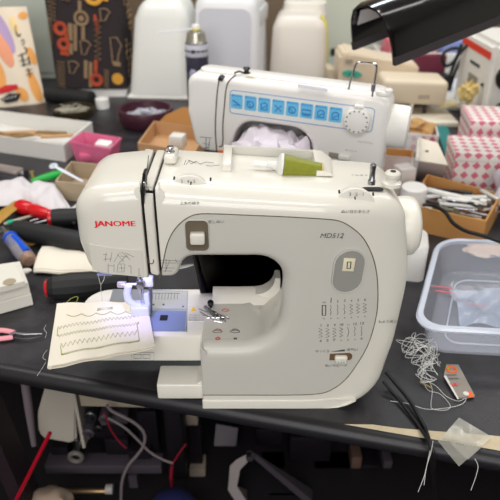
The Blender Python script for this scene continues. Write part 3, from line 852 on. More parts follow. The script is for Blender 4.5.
g.tube([wave(on(x, y, ZF)) + Vector((0, 0, .0018)) for x, y in ((98, 310.8), (112.4, 309.6))], .0005, 5); g.build('buttonhole', mat('grey_olive_thread', (.60, .60, .50), .6), sw_top, world=True)
for k, pts in enumerate((((46, 325), (44, 329), (46.5, 333), (45, 338)), ((47, 350), (44, 354), (43, 358), (46, 360)), ((46, 362), (41, 370), (37, 376)))):
    g = G(); g.tube(smooth_path([on(x, y, ZF - .004 - k * .003) for x, y in pts], 5), .00018, 5); g.build('frayed_thread', threadw, sw, world=True)
g = G(); g.tube(smooth_path([on(66, 303, ZF), on(72, 298, ZF + .003), on(78, 297, ZF + .002), on(76, 303, ZF)], 5), .0004, 5); g.build('thread_tail', oliveth, sw, world=True)
# ------------------------------------------------------------------ the second sewing machine behind
m2 = thing('sewing_machine', 'white sewing machine behind with a row of blue stitch pictures and a round dial', 'sewing machine', (.055, .84, .0075), R(-17), roty=R(2.5))
M2 = INV[m2].inverted()
def l2(px, py, d=0.0):
    r = ray(px, py); o = INV[m2] @ Vector((0, 0, CH)); q = INV[m2].to_3x3() @ r
    t = (d - o.y) / q.y
    return o + q * t
def w2(px, py, d=0.0): return M2 @ l2(px, py, d)
out2 = rounded([(-.1655, .259, .016, .010), (.129, .262, .020, .012), (.1295, .10, .2, .012), (.128, .0, .02, .004), (-.075, .0, .004, .003),
    (-.075, .082, .004, .010), (.024, .082, .03, .010), (.029, .2015, .034, .008), (-.083, .2005, .030, .005), (-.0985, .147, .006, .004), (-.150, .147, .022, .008), (-.1655, .205, .05, .012)])
fs = shell(out2, 0, .062, lambda x, z: .0, .012, step=.02)
from_faces(fs).build('body', m2white, m2, ang=30)
G().box((-.115, .044, .066), (.12, .07, .034), bev=.008, seg=3).build('free_arm', m2white, m2)
# upper step of the top
g = G(); g.loft([rr(.270, .034, .014, .252, 5, -.018, .034), rr(.270, .034, .014, .2625, 5, -.018, .034), rr(.264, .028, .012, .2638, 5, -.018, .034)]); g.build('top_cover', m2white, m2)
# handwheel
g = G(); g.lathe([(.024, -.020), (.028, -.018), (.030, -.012), (.030, .010), (.0285, .015), (.024, .017), (.01, .0175)], Matrix.Translation((.1385, .036, .212)) @ Matrix.Rotation(R(90), 4, 'Y'), 40); g.build('handwheel', whitem, m2)
# thread slots
def line2(pts, r, name, m, n=5): return G().tube(smooth_path([l2(x, y, -.0003) for x, y in pts], n), r, 6).build(name, m, m2)
slotm = mat('slot_brown_grey', (.36, .33, .28), .7)
line2([(219, 80), (217, 95), (215.5, 120), (215.5, 135), (217, 155)], .0010, 'thread_slot', slotm)
line2([(236, 75), (229, 81), (226, 90), (224.5, 105), (222.8, 125), (223, 140), (222, 146), (219, 146.5)], .0010, 'thread_slot', slotm)
g = G(); p = l2(220, 78.5, 0); g.box(p + Vector((.001, .004, 0)), (.007, .012, .006), M=Matrix.Rotation(R(20), 3, 'Y'), bev=.001); g.build('slot_mouth', gunmetal, m2)
# icon strip
def pl2(pts, m, name, d=-.0004, th=.0004): return G().poly([l2(x, y, 0) + Vector((0, d, 0)) for x, y in pts], (0, th, 0)).build(name, m, m2)
F2 = Matrix.Rotation(R(90), 4, 'X')
def strip(x0, x1, z0, z1, r, d): return [Vector((p.x, d, p.y)) for p in rr(x1 - x0, z1 - z0, r, 0, 4, (x0 + x1) / 2, (z0 + z1) / 2)]
def frame2(x0, x1, z0, z1, r, rad, m, name): return G().tube(strip(x0, x1, z0, z1, r, -.0003), rad, 5, closed=True).build(name, m, m2)
G().loft([strip(-.0975, .1080, .2105, .2440, .005, -.0002), strip(-.0975, .1080, .2105, .2440, .005, .001)]).build('stitch_panel', mat('panel_white', (.91, .91, .90), .3), m2)
frame2(-.0975, .1080, .2105, .2440, .005, .00055, blueline, 'panel_border')
for k in range(8):
    x0 = -.0962 + k * .02045; x1 = x0 + .0178; z0, z1 = .2180, .2388
    t = G().loft([strip(x0, x1, z0, z1, .002, -.0007), strip(x0, x1, z0, z1, .002, .0005)]).build('stitch_picture', cyan, m2)
    cx, cz = (x0 + x1) / 2, (z0 + z1) / 2 - .0015; g = G(); d = -.0009
    if k == 0: g.tube([(cx - .006, d, cz + .003), (cx, d, cz), (cx + .006, d, cz - .004)], .0011, 5); g.tube([(cx - .005, d, cz - .004), (cx + .003, d, cz - .003)], .0006, 5)
    elif k in (2, 6, 7): g.tube([(cx - .0045, d, cz - .005), (cx - .0045, d, cz + .003), (cx, d, cz + .0055), (cx + .0045, d, cz + .003), (cx + .0045, d, cz - .005)], .0008, 5, closed=True); g.tube([(cx - .003, d, cz - .003), (cx + .003, d, cz + .001)], .0007, 5)
    elif k in (1, 4): g.tube([(cx + .005 * math.cos(a), d, cz + .0045 * math.sin(a)) for a in [i * .524 for i in range(12)]], .0008, 5, closed=True); g.tube([(cx - .005, d, cz + .005), (cx + .002, d, cz - .004)], .0006, 5)
    elif k == 3: g.tube([(cx - .005, d, cz + .004), (cx, d, cz), (cx - .004, d, cz - .005)], .0008, 5); g.tube([(cx + .005, d, cz + .004), (cx, d, cz), (cx + .005, d, cz - .004)], .0007, 5)
    else: g.tube([(cx - .006, d, cz - .003), (cx - .006, d, cz + .003), (cx + .006, d, cz + .003), (cx + .006, d, cz - .003)], .0009, 5, closed=True); g.tube([(cx - .005, d, cz - .005), (cx + .005, d, cz - .005)], .0007, 5)
    for i in range(3): g.tube([(x0 + .005 + i * .004, d, z1 - .0022), (x0 + .0075 + i * .004, d, z1 - .0022)], .0006, 4)
    g.tube([(x0 + .0014, d, z1 - .002), (x0 + .0034, d, z1 - .002)], .0011, 4)
    g.build('picture_line', cyandk, t)
# dial, slider, print
c = Vector((.0868, 0, .2262))
DK = .90
g = G(); g.lathe([(r_ * DK, h_) for r_, h_ in ((.0215, 0), (.0212, .004), (.0195, .009), (.0185, .0112), (.0165, .0118))], Matrix.Translation(c) @ F2, 48)
for k in range(36):
    a = k * math.pi / 18; g.box(c + Vector((.0206 * DK * math.cos(a), -.005, .0206 * DK * math.sin(a))), (.0014, .008, .0014), M=Matrix.Rotation(-a, 3, 'Y'))
g.box(c + Vector((.0, -.006, .0200)), (.012, .010, .004), bev=.001)
_o = g.build('pattern_dial', m2white, m2)
g = G()
for k in range(14):
    a = k * math.pi / 7 + .1; g.box(c + Vector((.0145 * math.cos(a), -.0121, .0145 * math.sin(a))), (.0022, .0004, .0015), M=Matrix.Rotation(-a, 3, 'Y'))
g.build('dial_print', ink, _o)
g = G(); g.box(l2(337, 156) + Vector((.003, -.0002, 0)), (.030, .001, .0085), bev=.0003); g.build('slider_slot', mat('slider_grey_brown', (.56, .53, .48), .6), m2)
g = G(); g.box(l2(345, 156.5) + Vector((-.0005, -.003, 0)), (.017, .006, .0082), bev=.0024, seg=3); g.build('slider_knob', m2white, m2)
def cap2(s, x0, x1, y, h=None): 
    a, b = l2(x0, y), l2(x1, y); return lettering('printed_caption', s, ink, m2, M2 @ Matrix.Translation((a.x, -.0003, a.z)) @ F2, width=b.x - a.x, fit_h=h)
cap2('ぬいスピード', 345, 357, 150.5); cap2('もようダイヤル', 358, 373, 142)
g = G()
for a, b in (((200, 137), (212, 138)), ((206, 138), (206, 150)), ((203, 143), (210, 145)), ((210, 139), (208, 150)), ((203, 149), (208, 147)), ((207, 150), (211, 152))): g.tube([l2(*a, -.0003), l2(*b, -.0003)], .0004, 5)
g.build('threading_sketch', ink, m2)
g = G(); g.box(l2(221, 151.5, -.001), (.008, .004, .004), bev=.001); g.build('orange_button', mat('orange_plastic', (.90, .45, .15), .4), m2)
g = G(); g.box(l2(216, 156.5, .004), (.034, .020, .006), bev=.002); g.build('lamp_cover', gunmetal, m2)
# things on its top
zt = .2638
def t2(px, py, h=zt):
    r = ray(px, py); o = INV[m2] @ Vector((0, 0, CH)); q = INV[m2].to_3x3() @ r
    t = (h - o.z) / q.z; return o + q * t
p = t2(249, 80.5, .258); g = G(); g.lathe([(.0118, -.004), (.0125, -.003), (.0125, .003), (.0118, .004)], Matrix.Translation(p + Vector((0, .006, -.0075))) @ Matrix.Rotation(R(80), 4, 'X'), 40); g.build('tension_dial', gunmetal if False else mat('dial_cream_grey', (.78, .75, .68), .4), m2)
p = t2(246.5, 73); g = G(); g.lathe([(.0055, -.002), (.0055, .001), (.0035, .0016), (.0035, .005), (.0055, .0058), (.0045, .008), (.001, .0085)], Matrix.Translation(p), 20); g.build('tension_disc', gunmetal, m2)
p = t2(239, 73.5); g = G(); g.tube(smooth_path([p + Vector((-.006, -.004, .0005)), p + Vector((0, 0, .003)), p + Vector((.005, .003, .001))], 4), .0013, 6); g.build('guide_hook', gunmetal, m2)
g = G(); g.poly([t2(x, y, .2640) for x, y in ((298, 84.5), (328, 89), (327.5, 91.5), (297.5, 87))], (0, 0, .0004)); g.build('top_label', mat('lilac_grey_label', (.70, .70, .74), .5), m2)
hp = [t2(348.5, 89.5)]; q = t2(372, 96.5)
base1 = hp[0]; tilt_ = Vector((.006, .006, .034))
bail = smooth_path([base1, base1 + Vector((.002, .002, .018)), base1 + Vector((.0055, .006, .0335)), base1 + Vector((.012, .006, .0355)), q + Vector((-.006, .004, .041)), q + Vector((0, .004, .038)), q + Vector((0, .002, .018)), q], 5)
G().tube(bail, .0014, 8).build('wire_spool_holder', chrome, m2)
g = G(); g.disc(q + Vector((0, 0, .012)), .0028, .010, bev=.0008); g.build('holder_clip', steel, m2)
p = t2(383, 97); g = G(); g.box(p + Vector((0, .002, .004)), (.020, .010, .008), bev=.003); g.disc(p + Vector((.006, .002, .007)), .0055, .009, bev=.002); g.build('bobbin_winder', m2white, m2)

# white cloth on the bed of the rear machine
random.seed(3); g = G(); c_ = l2(273, 155, -.012); M_ = INV[m2].inverted().to_3x3().to_4x4()
g.blob(M2 @ Vector((c_.x - .016, .006, .137)), (.049, .054, .056), 4, .34, 3.2, M=M_, floor=.086)
g.blob(M2 @ Vector((c_.x + .022, .004, .135)), (.047, .050, .052), 4, .34, 3.4, M=M_, floor=.086)
tag(g.build('cloth', clothl), 'crumpled white cloth stuffed in the arm of the rear machine', 'cloth')

# ------------------------------------------------------------------ covers and boxes at the back of the bench
def frustum(wb, db, wt, dt, h, r, rt=.02, n=5):
    rings = [rr(wb, db, r, 0, 6), rr(wb * .0 + (wb + (wt - wb) * .02), db + (dt - db) * .02, r, .004, 6)]
    hh = h - rt
    rings.append(rr(wb + (wt - wb) * hh / h, db + (dt - db) * hh / h, r, hh, 6))
    for k in range(1, n + 1):
        a = R(90) * k / n; i = rt * (1 - math.cos(a))
        rings.append(rr(wt - 2 * i, dt - 2 * i, max(.004, r - i * .5), hh + rt * math.sin(a), 6))
    return rings
cl = thing('machine_cover', 'plain white hard plastic machine cover beside the dark printed cover', 'machine cover', (-.248, 1.80, 0), R(-5))
G().loft([[Vector((p.x + .07 * p.z, p.y, p.z)) for p in r_] for r_ in frustum(.178, .20, .140, .165, .262, .03, .05, 7)]).build('shell', mat('cover_white', (.88, .88, .86), .4), cl)
G().box((0, .0, .004), (.182, .204, .008), bev=.003).build('base_rim', whitem, cl)
g = G(); g.tube(smooth_path([(-.04, 0, .262), (-.035, 0, .272), (.035, 0, .272), (.04, 0, .262)], 5), .006, 8); g.build('handle', whitem, cl)
cm = thing('machine_cover', 'tall white machine cover with a flat grey end face behind the spray can', 'machine cover', (-.052, 1.80, 0), R(-9))
G().loft(frustum(.186, .24, .168, .19, .272, .035, .03)).build('shell', mat('cover_cool_white', (.90, .90, .91), .35), cm)
T_ = Matrix.Rotation(R(-math.degrees(math.atan(.025 / .272))), 4, 'X')
g = G(); pts = [Vector((p.x, -.1212 + .025 * (p.y / .272), p.y)) for p in rr(.140, .225, .022, 0, 6, 0, .128)]
g.loft([[p + Vector((0, .012, 0)) for p in pts], pts]); g.build('end_panel', mat('panel_lilac_grey', (.80, .80, .83), .4), cm)
g = G(); g.box((.082, .02, .21), (.02, .14, .05), M=Matrix.Rotation(R(4), 3, 'Y'), bev=.01)
g.build('side_grip', lightgrey, cm)
cr_ = thing('machine_cover', 'beige plastic machine cover with yellow piping on its right edge', 'machine cover', (.150, 1.90, 0), R(-6))
def bc(wb, db, wt, dt, h): return frustum(wb, db, wt, dt, h, .03, .035)
G().loft(bc(.172, .24, .150, .20, .205)).build('shell', mat('cover_beige', (.85, .82, .78), .4), cr_)
g = G(); hh = .17
path = [Vector((.086, -.085, .01)), Vector((.080, -.082, .10)), Vector((.0755, -.080, .165)), Vector((.070, -.077, .188)), Vector((.058, -.073, .203))]
g.tube(smooth_path(path, 4), .0045, 8); g.tube(smooth_path([p + Vector((0, .018, .0)) for p in path], 4), .0030, 8); g.build('piping', yellowp, cr_)
g = G(); g.loft([rr(.135, .10, .025, .19, 5, .01, .06), rr(.125, .09, .025, .222, 5, .01, .06), rr(.10, .07, .02, .228, 5, .01, .06)]); g.build('raised_top', mat('cover_beige_light', (.87, .85, .81), .35), cr_)
g = G(); g.box((0, .04, .229), (.045, .018, .006), bev=.002); g.build('handle_recess', lightgrey, cr_)

# machine under a dark printed fabric cover
pc = thing('covered_machine', 'boxy machine under a black fabric cover printed with tan and red lettering shapes', 'covered machine', (-.449, 1.81, 0), 0)
PW, PD, PH = .200, .17, .36
g = G(); g.loft([rr(PW, PD, .012, .022, 4), rr(PW - .004, PD - .004, .016, PH * .7, 4), rr(PW - .012, PD - .01, .02, PH - .015, 4), rr(PW - .04, PD - .04, .02, PH, 4)]); g.build('fabric_cover', blackfab, pc)
G().loft([rr(PW - .006, PD - .006, .012, 0, 4), rr(PW - .006, PD - .006, .012, .03, 4)]).build('machine_base', white, pc)
yF = -PD / 2 - .0012
def prints(m, shapes, name):
    for s in shapes:
        g = G(); kind, x, z, a, b = s
        if kind == 'r': g.tube([(x + a * math.cos(t * .349), yF, z + a * math.sin(t * .349)) for t in range(18)], b, 5, closed=True, flat=.4)
        elif kind == 'd': g.disc((x, yF, z), a, .0006, 'y', 20)
        elif kind == 'b':
            g.box((x, yF, z), (a, .0006, b), M=Matrix.Rotation(R(8), 3, 'Y'), bev=.0)
        elif kind == 's':     # scribble of script
            pts = []
            for t in range(40): pts.append((x + b * math.sin(t * 1.25) + .12 * a * (t / 39 - .5), yF, z + a * (t / 39 - .5)))
            g.tube(smooth_path(pts, 3), .0016, 5, flat=.4)
        elif kind == 'o':     # outlined block
            g.tube([(x - a, yF, z - b), (x - a, yF, z + b), (x + a * .3, yF, z + b), (x + a, yF, z + b * .4), (x + a * .4, yF, z - b * .1), (x - a * .2, yF, z - b)], .0018, 5, closed=True, flat=.4)
        g.build(name, m, pc)
Ux = lambda px: (px - 91) / 70 * PW           # rough print layout across the front
Uz = lambda py: .028 + (92 - py) / 92 * .27
prints(tanprint, [('r', Ux(90), Uz(29), .017, .004), ('d', Ux(90), Uz(29), .008, 0), ('b', Ux(90), Uz(19), .009, .030), ('b', Ux(90), Uz(42), .009, .035), ('s', Ux(64), Uz(18), .08, .012), ('s', Ux(59), Uz(40), .07, .006), ('s', Ux(103), Uz(48), .11, .009),
    ('o', Ux(91), Uz(55), .014, .018), ('o', Ux(77), Uz(73), .014, .016), ('s', Ux(63), Uz(80), .075, .012), ('b', Ux(78), Uz(41), .012, .045), ('b', Ux(82), Uz(46), .009, .070), ('b', Ux(76), Uz(56), .012, .03), ('b', Ux(88), Uz(75), .010, .05), ('b', Ux(92), Uz(80), .009, .07), ('o', Ux(113), Uz(26), .013, .015),
    ('s', Ux(107), Uz(84), .05, .007), ('s', Ux(79), Uz(6), .05, .012), ('o', Ux(120), Uz(58), .014, .035), ('b', Ux(119), Uz(70), .02, .012)], 'tan_motif')
prints(redprint, [('r', Ux(69), Uz(38), .014, .006), ('r', Ux(70), Uz(52), .013, .006), ('b', Ux(74), Uz(45), .012, .02), ('b', Ux(70), Uz(60), .025, .012), ('r', Ux(97), Uz(85), .014, .006), ('b', Ux(98), Uz(72), .010, .035), ('b', Ux(103), Uz(29), .008, .018), ('s', Ux(104), Uz(36), .04, .004)], 'red_motif')
prints(goldprint, [('r', Ux(104), Uz(9), .022, .006), ('d', Ux(103), Uz(8), .014, 0), ('d', Ux(118), Uz(84), .016, 0), ('b', Ux(112), Uz(12), .03, .012), ('s', Ux(96), Uz(3), .03, .012)], 'gold_motif')
for k in range(14):
    y = -.07 + .14 * random.random(); z = .06 + .27 * random.random(); g = G()
    pts = [(PW / 2 + .0005, y + .006 * math.sin(t * 1.3) + .02 * (t / 14 - .5), z + .05 * (t / 14 - .5)) for t in range(15)]
    g.tube(smooth_path(pts, 3), .0022, 5); g.build('side_motif', tanprint, pc)
# roller lying at its foot
g = G(); a, b = on(48, 94, .022), on(92, 99, .022)
g.tube([a, b], .021, 20); g.tube([b, b + (b - a).normalized() * .002], .016, 20)
tag(g.build('rubber_roller', darksat), 'dark roller lying in front of the dark printed cover', 'roller')
p = on(103, 108, 0); g = G(); g.lathe([(.017, 0), (.018, .001), (.018, .026), (.016, .027), (.015, .005), (.004, .005)], Matrix.Translation(p), 20)
tag(g.build('bottle_lid', white), 'small white plastic cap on the bench beside the dark roller', 'cap')
# lidless tin of pins
p = on(74, 115, 0); dish = thing('pin_tin', 'shallow dark tin full of pins and bobbins below the dark roller', 'tin', tuple(p))
G().lathe([(.048, 0), (.052, .003), (.054, .020), (.051, .020), (.049, .004), (.002, .004)], n=32).build('tin', mat('tin_dark_gold', (.30, .27, .20), .4, .6), dish)
g = G()
for k in range(60):
    a, r_ = random.random() * 6.28, .044 * math.sqrt(random.random()); d = random.random() * 6.28
    q = Vector((r_ * math.cos(a), r_ * math.sin(a), .008 + .010 * random.random())); v = Vector((math.cos(d), math.sin(d), random.uniform(-.2, .3))) * .010
    g.tube([q - v, q + v], random.choice((.0012, .002, .0028)), 6)
o = g.build('pin_heap', mat('mixed_silver_bits', (.70, .68, .62), .35, .5), dish); o['kind'] = 'stuff'
# plum bowl with clips
p = on(147, 124, 0); bowl = thing('plum_bowl', 'round dark plum plastic bowl filled with silvery clips', 'bowl', tuple(p))
G().lathe([(.040, 0), (.060, .002), (.0655, .012), (.068, .040), (.0665, .0425), (.0605, .0420), (.059, .032), (.055, .010), (.002, .008)], n=40).build('bowl', plum, bowl)
g = G()
for k in range(110):
    a, r_ = random.random() * 6.28, .052 * math.sqrt(random.random()); d = random.random() * 6.28
    q = Vector((r_ * math.cos(a), r_ * math.sin(a), .014 + (.024 * random.random()) * (1.1 - r_ / .07))); v = Vector((math.cos(d), math.sin(d), random.uniform(-.3, .3))) * random.uniform(.006, .013)
    g.tube([q - v, q + v], random.choice((.0016, .0026, .0034)), 6)
o = g.build('clips', mat('silvery_clips', (.80, .80, .84), .3, .35), bowl); o['kind'] = 'stuff'

# spray can
Yc = 1.56; p = fr(197, 60, Yc); p.z = 0
zc = lambda py: fr(198, py, Yc).z
can = thing('spray_can', 'spray can with a thin straw in its nozzle before the white covers', 'spray can', tuple(p))
h1 = zc(42); h2 = zc(31); k_ = .0285
G().lathe([(k_ - .002, 0), (k_, .003), (k_, h1 - .006), (k_ - .001, h1)], n=36).build('can_body', mat('can_dark_grey', (.28, .28, .34), .35, .3), can)
lab = thing if False else None
zl0, zl1 = zc(55), zc(42)
G().lathe([(k_ + .0003, zl0), (k_ + .0005, zl0 + .0005), (k_ + .0005, zl1 - .004), (k_ + .0002, zl1 - .003)], n=36).build('label_band', mat('label_silver_white', (.82, .83, .88), .4), can)
for j in range(6):
    a = R(-150 + j * 24); g = G(); g.box((math.cos(a) * (k_ + .0008), math.sin(a) * (k_ + .0008), (zl0 + zl1) / 2 - .002), (.0085 if j % 2 else .011, .0006, .008 if j == 2 else .004), M=Matrix.Rotation(a + R(90), 3, 'Z')); g.build('label_mark', inkdark, can)
for j, (za, zb) in enumerate(((62, 72), (66, 80), (76, 90), (64, 76))):
    a = R(-140 + j * 30); g = G(); g.blob((math.cos(a) * (k_ - .001), math.sin(a) * (k_ - .001), (zc(za) + zc(zb)) / 2), (.010, .003, .5 * (zc(za) - zc(zb))), 2, .35, M=Matrix.Rotation(a + R(90), 4, 'Z')); g.build('label_photo', mat('label_lilac', (.66, .66, .76), .5) if j % 2 else mat('label_dark', (.20, .20, .28), .5), can)
G().lathe([(k_ - .001, h1), (k_ - .003, h1 + .003), (.022, h2 - .002), (.0165, h2), (.0165, h2 + .003), (.008, h2 + .0035)], n=32).build('dome', mat('silver_dome', (.72, .71, .66), .3, .8), can)
G().lathe([(.0125, h2 + .002), (.0125, h2 + .006), (.011, h2 + .007)], n=24).build('yellow_ring', mat('ring_yellow', (.78, .76, .40), .5), can)
zn = zc(24)
G().lathe([(.0105, h2 + .006), (.0100, zn - .004), (.0075, zn - .001), (.002, zn)], n=24).build('nozzle', whitem, can)
a = Vector((-.006, -.006, zc(28.5))); b = fr(156, 33, Yc - .01) - p
G().tube([a, b], .0017, 8).build('straw', mat('straw_white', (.90, .92, .94), .3), can)

# snack bag standing at the far left
sb_ = thing('paper_snack_bag', 'cream paper bag printed with orange and purple ovals and black brush characters', 'bag', tuple(on(7, 104, 0)), R(10))
b0 = on(0, 104, 0); BW, BH = .245, .245
def bagf(u, v, front):
    x = -.155 + BW * u + .012 * (1 - v) * u; z = BH * v
    bul = .028 * (max(0.0, math.sin(math.pi * u)) ** .6) * (1 - .85 * v ** 2) + .002 * math.sin(23 * u + 9 * v)
    return Vector((x, (-bul if front else bul) + .16 * z * .9, z))
g = G(); g.grid(lambda u, v: bagf(u, v, True), 24, 24); g.grid(lambda u, v: bagf(u, v, False), 24, 24)
bmesh.ops.remove_doubles(g.bm, verts=g.bm.verts[:], dist=1e-5)
g.build('bag', bagcream, sb_)
def bagp_(x, y):   # photo -> bag front surface (u, v)
    v = max(.02, min(.98, (99 - y) / 91)); xl, xr = -51 + 3 * v, (45 - 15 * v)
    return (x - xl) / (xr - xl), v
def bagspot(name, m, pts, lift=.0012):
    g = G(); n = len(pts); uv = [bagp_(*p) for p in pts]
    c = Vector((sum(p[0] for p in uv) / n, sum(p[1] for p in uv) / n))
    vs = [g.bm.verts.new(bagf(u, v, True) + Vector((0, -lift, 0))) for u, v in uv]
    mid = [g.bm.verts.new(bagf((u + c.x) / 2, (v + c.y) / 2, True) + Vector((0, -lift - .0006, 0))) for u, v in uv]
    cv = g.bm.verts.new(bagf(c.x, c.y, True) + Vector((0, -lift - .0008, 0)))
    for i in range(n):
        j = (i + 1) % n; g.bm.faces.new((vs[i], vs[j], mid[j], mid[i])); g.bm.faces.new((mid[i], mid[j], cv))
    g.build(name, m, sb_)
def oval(cx, cy, a, b, t): return [(cx + a * math.cos(k * .3927) * math.cos(t) - b * math.sin(k * .3927) * math.sin(t), cy + a * math.cos(k * .3927) * math.sin(t) + b * math.sin(k * .3927) * math.cos(t)) for k in range(16)]
bagspot('printed_oval', purplep, oval(12, 31, 20, 4.5, R(70))); bagspot('printed_oval', salmonp, oval(10, 45, 18, 5.5, R(68)), .0016)
bagspot('printed_oval', orangep, oval(3, 66, 16, 6, R(75))); bagspot('printed_oval', orangep, oval(27, 16, 4, 3.5, 0)); bagspot('printed_oval', orangep, oval(36, 83, 17, 4, R(72))); bagspot('printed_oval', orangep, oval(34, 53, 9, 3, R(70)))
bagspot('printed_oval', orangep, oval(24, 88, 8, 5, R(60))); bagspot('printed_oval', mat('pale_yellow_patch', (.96, .84, .60), .6), oval(20, 24, 9, 3, R(75)))
bagspot('printed_oval', orangep, oval(2, 17, 4, 3, 0))
bagspot('red_ribbon', red, [(1, 81), (10, 78), (20, 78), (21, 82), (12, 85), (2, 86)], .003)
bagspot('black_badge', inkdark, [(3, 91), (12, 86), (23, 87), (19, 94), (9, 95)], .004)
def brush(pts, r):
    g = G(); g.tube(smooth_path([bagf(*bagp_(x, y), True) + Vector((0, -.0015, 0)) for x, y in pts], 4), r, 6, flat=.5); g.build('brush_stroke', inkdark, sb_)
brush([(21, 24), (21, 29), (23, 34), (25, 32)], .0017); brush([(25, 39), (27, 37), (28, 40), (26, 42)], .0014); brush([(28, 44), (30, 48)], .0018); brush([(31, 46), (28, 50)], .0013)
brush([(22, 52), (30, 49)], .0017); brush([(25, 50), (27, 62)], .0019); brush([(23, 57), (31, 55)], .0015); brush([(24, 61), (33, 59)], .0016); brush([(31, 53), (32, 61)], .0015)
brush([(28, 66), (34, 65)], .0014); brush([(30, 64), (32, 73)], .0016); brush([(28, 70), (35, 69)], .0013)
for k in range(4): g = G(); a, b = bagp_(6 + k * 3.6, 92.0 - k * .5), bagp_(8 + k * 3.6, 89.4 - k * .5); g.tube([bagf(*a, True) + Vector((0, -.0062, 0)), bagf(*b, True) + Vector((0, -.0062, 0))], .0011, 5); g.build('badge_letter', paperw, sb_)
# ------------------------------------------------------------------ left side of the bench
def open_box(w, d, h, t=.0025, taper=0.0, r=.001, n=1):
    wo, do = w + taper, d + taper
    return [rr(w, d, r, 0, n), rr(wo, do, r, h, n), rr(wo - 2 * t, do - 2 * t, r * .8, h, n), rr(w - 2 * t, d - 2 * t, r * .8, t, n)]
def quad_box(c0, c1, c2, c3, h, t=.003):
    """open-topped box on four floor corners"""
    cs = [Vector((p.x, p.y, 0)) for p in (c0, c1, c2, c3)]; c = sum(cs, Vector()) / 4
    ins = [p + (c - p).normalized() * t * 1.5 for p in cs]
    up = lambda L, z: [p + Vector((0, 0, z)) for p in L]
    return [cs, up(cs, h), up(ins, h), up(ins, t)]
# white card box
a, b = on(-42, 146), on(66, 162); h_ = fr(66, 145, b.y).z - 0
dv = (b - a).normalized(); nv = Vector((-dv.y, dv.x, 0))
b2 = on(92, 122, h_); b2.z = 0
wb = thing('white_card_box', 'long shallow white card box with brown scraps inside at the left', 'box', tuple((a + b) / 2 + nv * .06))
dep = (b2 - b)
G().loft(quad_box(a, b, b + dep, a + dep, h_, .003)).build('tray', paperw, wb, world=True)
for k in range(7):
    q = a.lerp(b, .25 + .1 * k) + dep * (.35 + .07 * (k % 3)); g = G(); g.box(q + Vector((0, 0, .016 + .003 * k)), (.07, .014, .004), M=Matrix.Rotation(R(-25 + 17 * (k % 4)), 3, 'Z')); tag(g.build('scrap_strip', mat('olive_brown_scrap', (.52, .43, .28), .7) if k % 2 else cardb), 'flat brown strip lying inside the long white card box', 'strip', 'strips in the white box')
# pink basket
hb = .045
K_ = [on(69, 141, hb), on(110, 149, hb), on(121, 137.5, hb), on(83, 131.5, hb)]; kc = sum(K_, Vector()) / 4
pk = thing('pink_basket', 'translucent pink plastic basket beside the white card box', 'basket', (kc.x, kc.y, 0))
def kring(f, z): return [Vector((kc.x + (q.x - kc.x) * f, kc.y + (q.y - kc.y) * f, z)) for q in K_]
G().loft([kring(.84, 0), kring(.97, hb - .006), kring(1.02, hb - .005), kring(1.02, hb), kring(.95, hb), kring(.81, .003)]).build('basket', pinkp, pk, world=True)
g = G(); g.box((kc.x + .014, kc.y + .01, .030), (.034, .022, .012), M=Matrix.Rotation(R(-20), 3, 'Z') @ Matrix.Rotation(R(12), 3, 'X'), bev=.002)
tag(g.build('white_block', white), 'small white block lying in the pink basket', 'block')
g = G(); g.box((kc.x - .008, kc.y - .004, .014), (.055, .05, .018), M=Matrix.Rotation(R(8), 3, 'Z'), bev=.004); tag(g.build('pink_packet', mat('pink_packet', (.85, .40, .55), .5)), 'pink packet at the bottom of the pink basket', 'packet')
# brown box behind the head
a, b = on(58, 199), on(112, 206); h_ = fr(58, 181, a.y).z; dep = (on(74, 178) - a)
bb = thing('small_cardboard_box', 'small open brown cardboard box left of the front machine head', 'box', tuple((a + b) / 2))
G().loft(quad_box(a, b, b + dep, a + dep, h_, .0025)).build('tray', cardp, bb, world=True)
# white hook tool leaning in it
g = G(); a1, b1 = on(56, 167, h_ + .012), on(83, 181.5, h_ + .004)
g.tube([a1, a1.lerp(b1, .3), b1], [.0035, .004, .0028], 8, flat=.5); rc = on(53.5, 166, h_ + .013)
g.tube([rc + Vector((.0055 * math.cos(t * .524), .0085 * math.sin(t * .524), 0)) for t in range(12)], .0026, 6, closed=True)
tag(g.build('white_hook_tool', mat('pale_blue_white', (.86, .88, .92), .35)), 'white plastic tool with a ring end resting on the small brown box', 'tool')
# cardboard tray behind the left machine head
a, b = on(139, 158), on(196, 168); h_ = .035; dep = on(160, 128) - on(139, 158)
ct = thing('cardboard_tray', 'low brown cardboard tray with a raised flap left of the rear machine', 'box', tuple((a + b) / 2))
a2 = on(137, 149); G().loft(quad_box(a, b, b + dep * .75, a + dep * .75, h_, .003)).build('tray', cardb, ct, world=True)
g = G(); q0, q1 = a + dep * .76, a.lerp(b, .9) + dep * .76
g.poly([q0 + Vector((0, 0, .02)), q1 + Vector((0, 0, .02)), q1 + Vector((0, .012, .075)), q0.lerp(q1, .62) + Vector((0, .012, .072)), q0.lerp(q1, .25) + Vector((0, .005, .05))], (0, .003, 0)); g.build('flap', cardo, ct, world=True)
g = G(); p = on(178, 143, .03); g.box(p + Vector((0, .0, .005)), (.032, .03, .03), M=Matrix.Rotation(R(-15), 3, 'Z'), bev=.004); tag(g.build('white_carton', mat('small_white_carton', (.86, .85, .82), .5)), 'small white carton standing in the low cardboard tray', 'carton')

# tools, cloth and scraps left of the machine
def zgrid(f, nu, nv, th): return G().grid(f, nu, nv, th)
def handle(a, b, prof, n=20, flat=1.0):     # a shaft from a to b with radii [(t, r)]
    return G().tube([a.lerp(b, t) for t, r in prof], [r for t, r in prof], n, flat=flat)
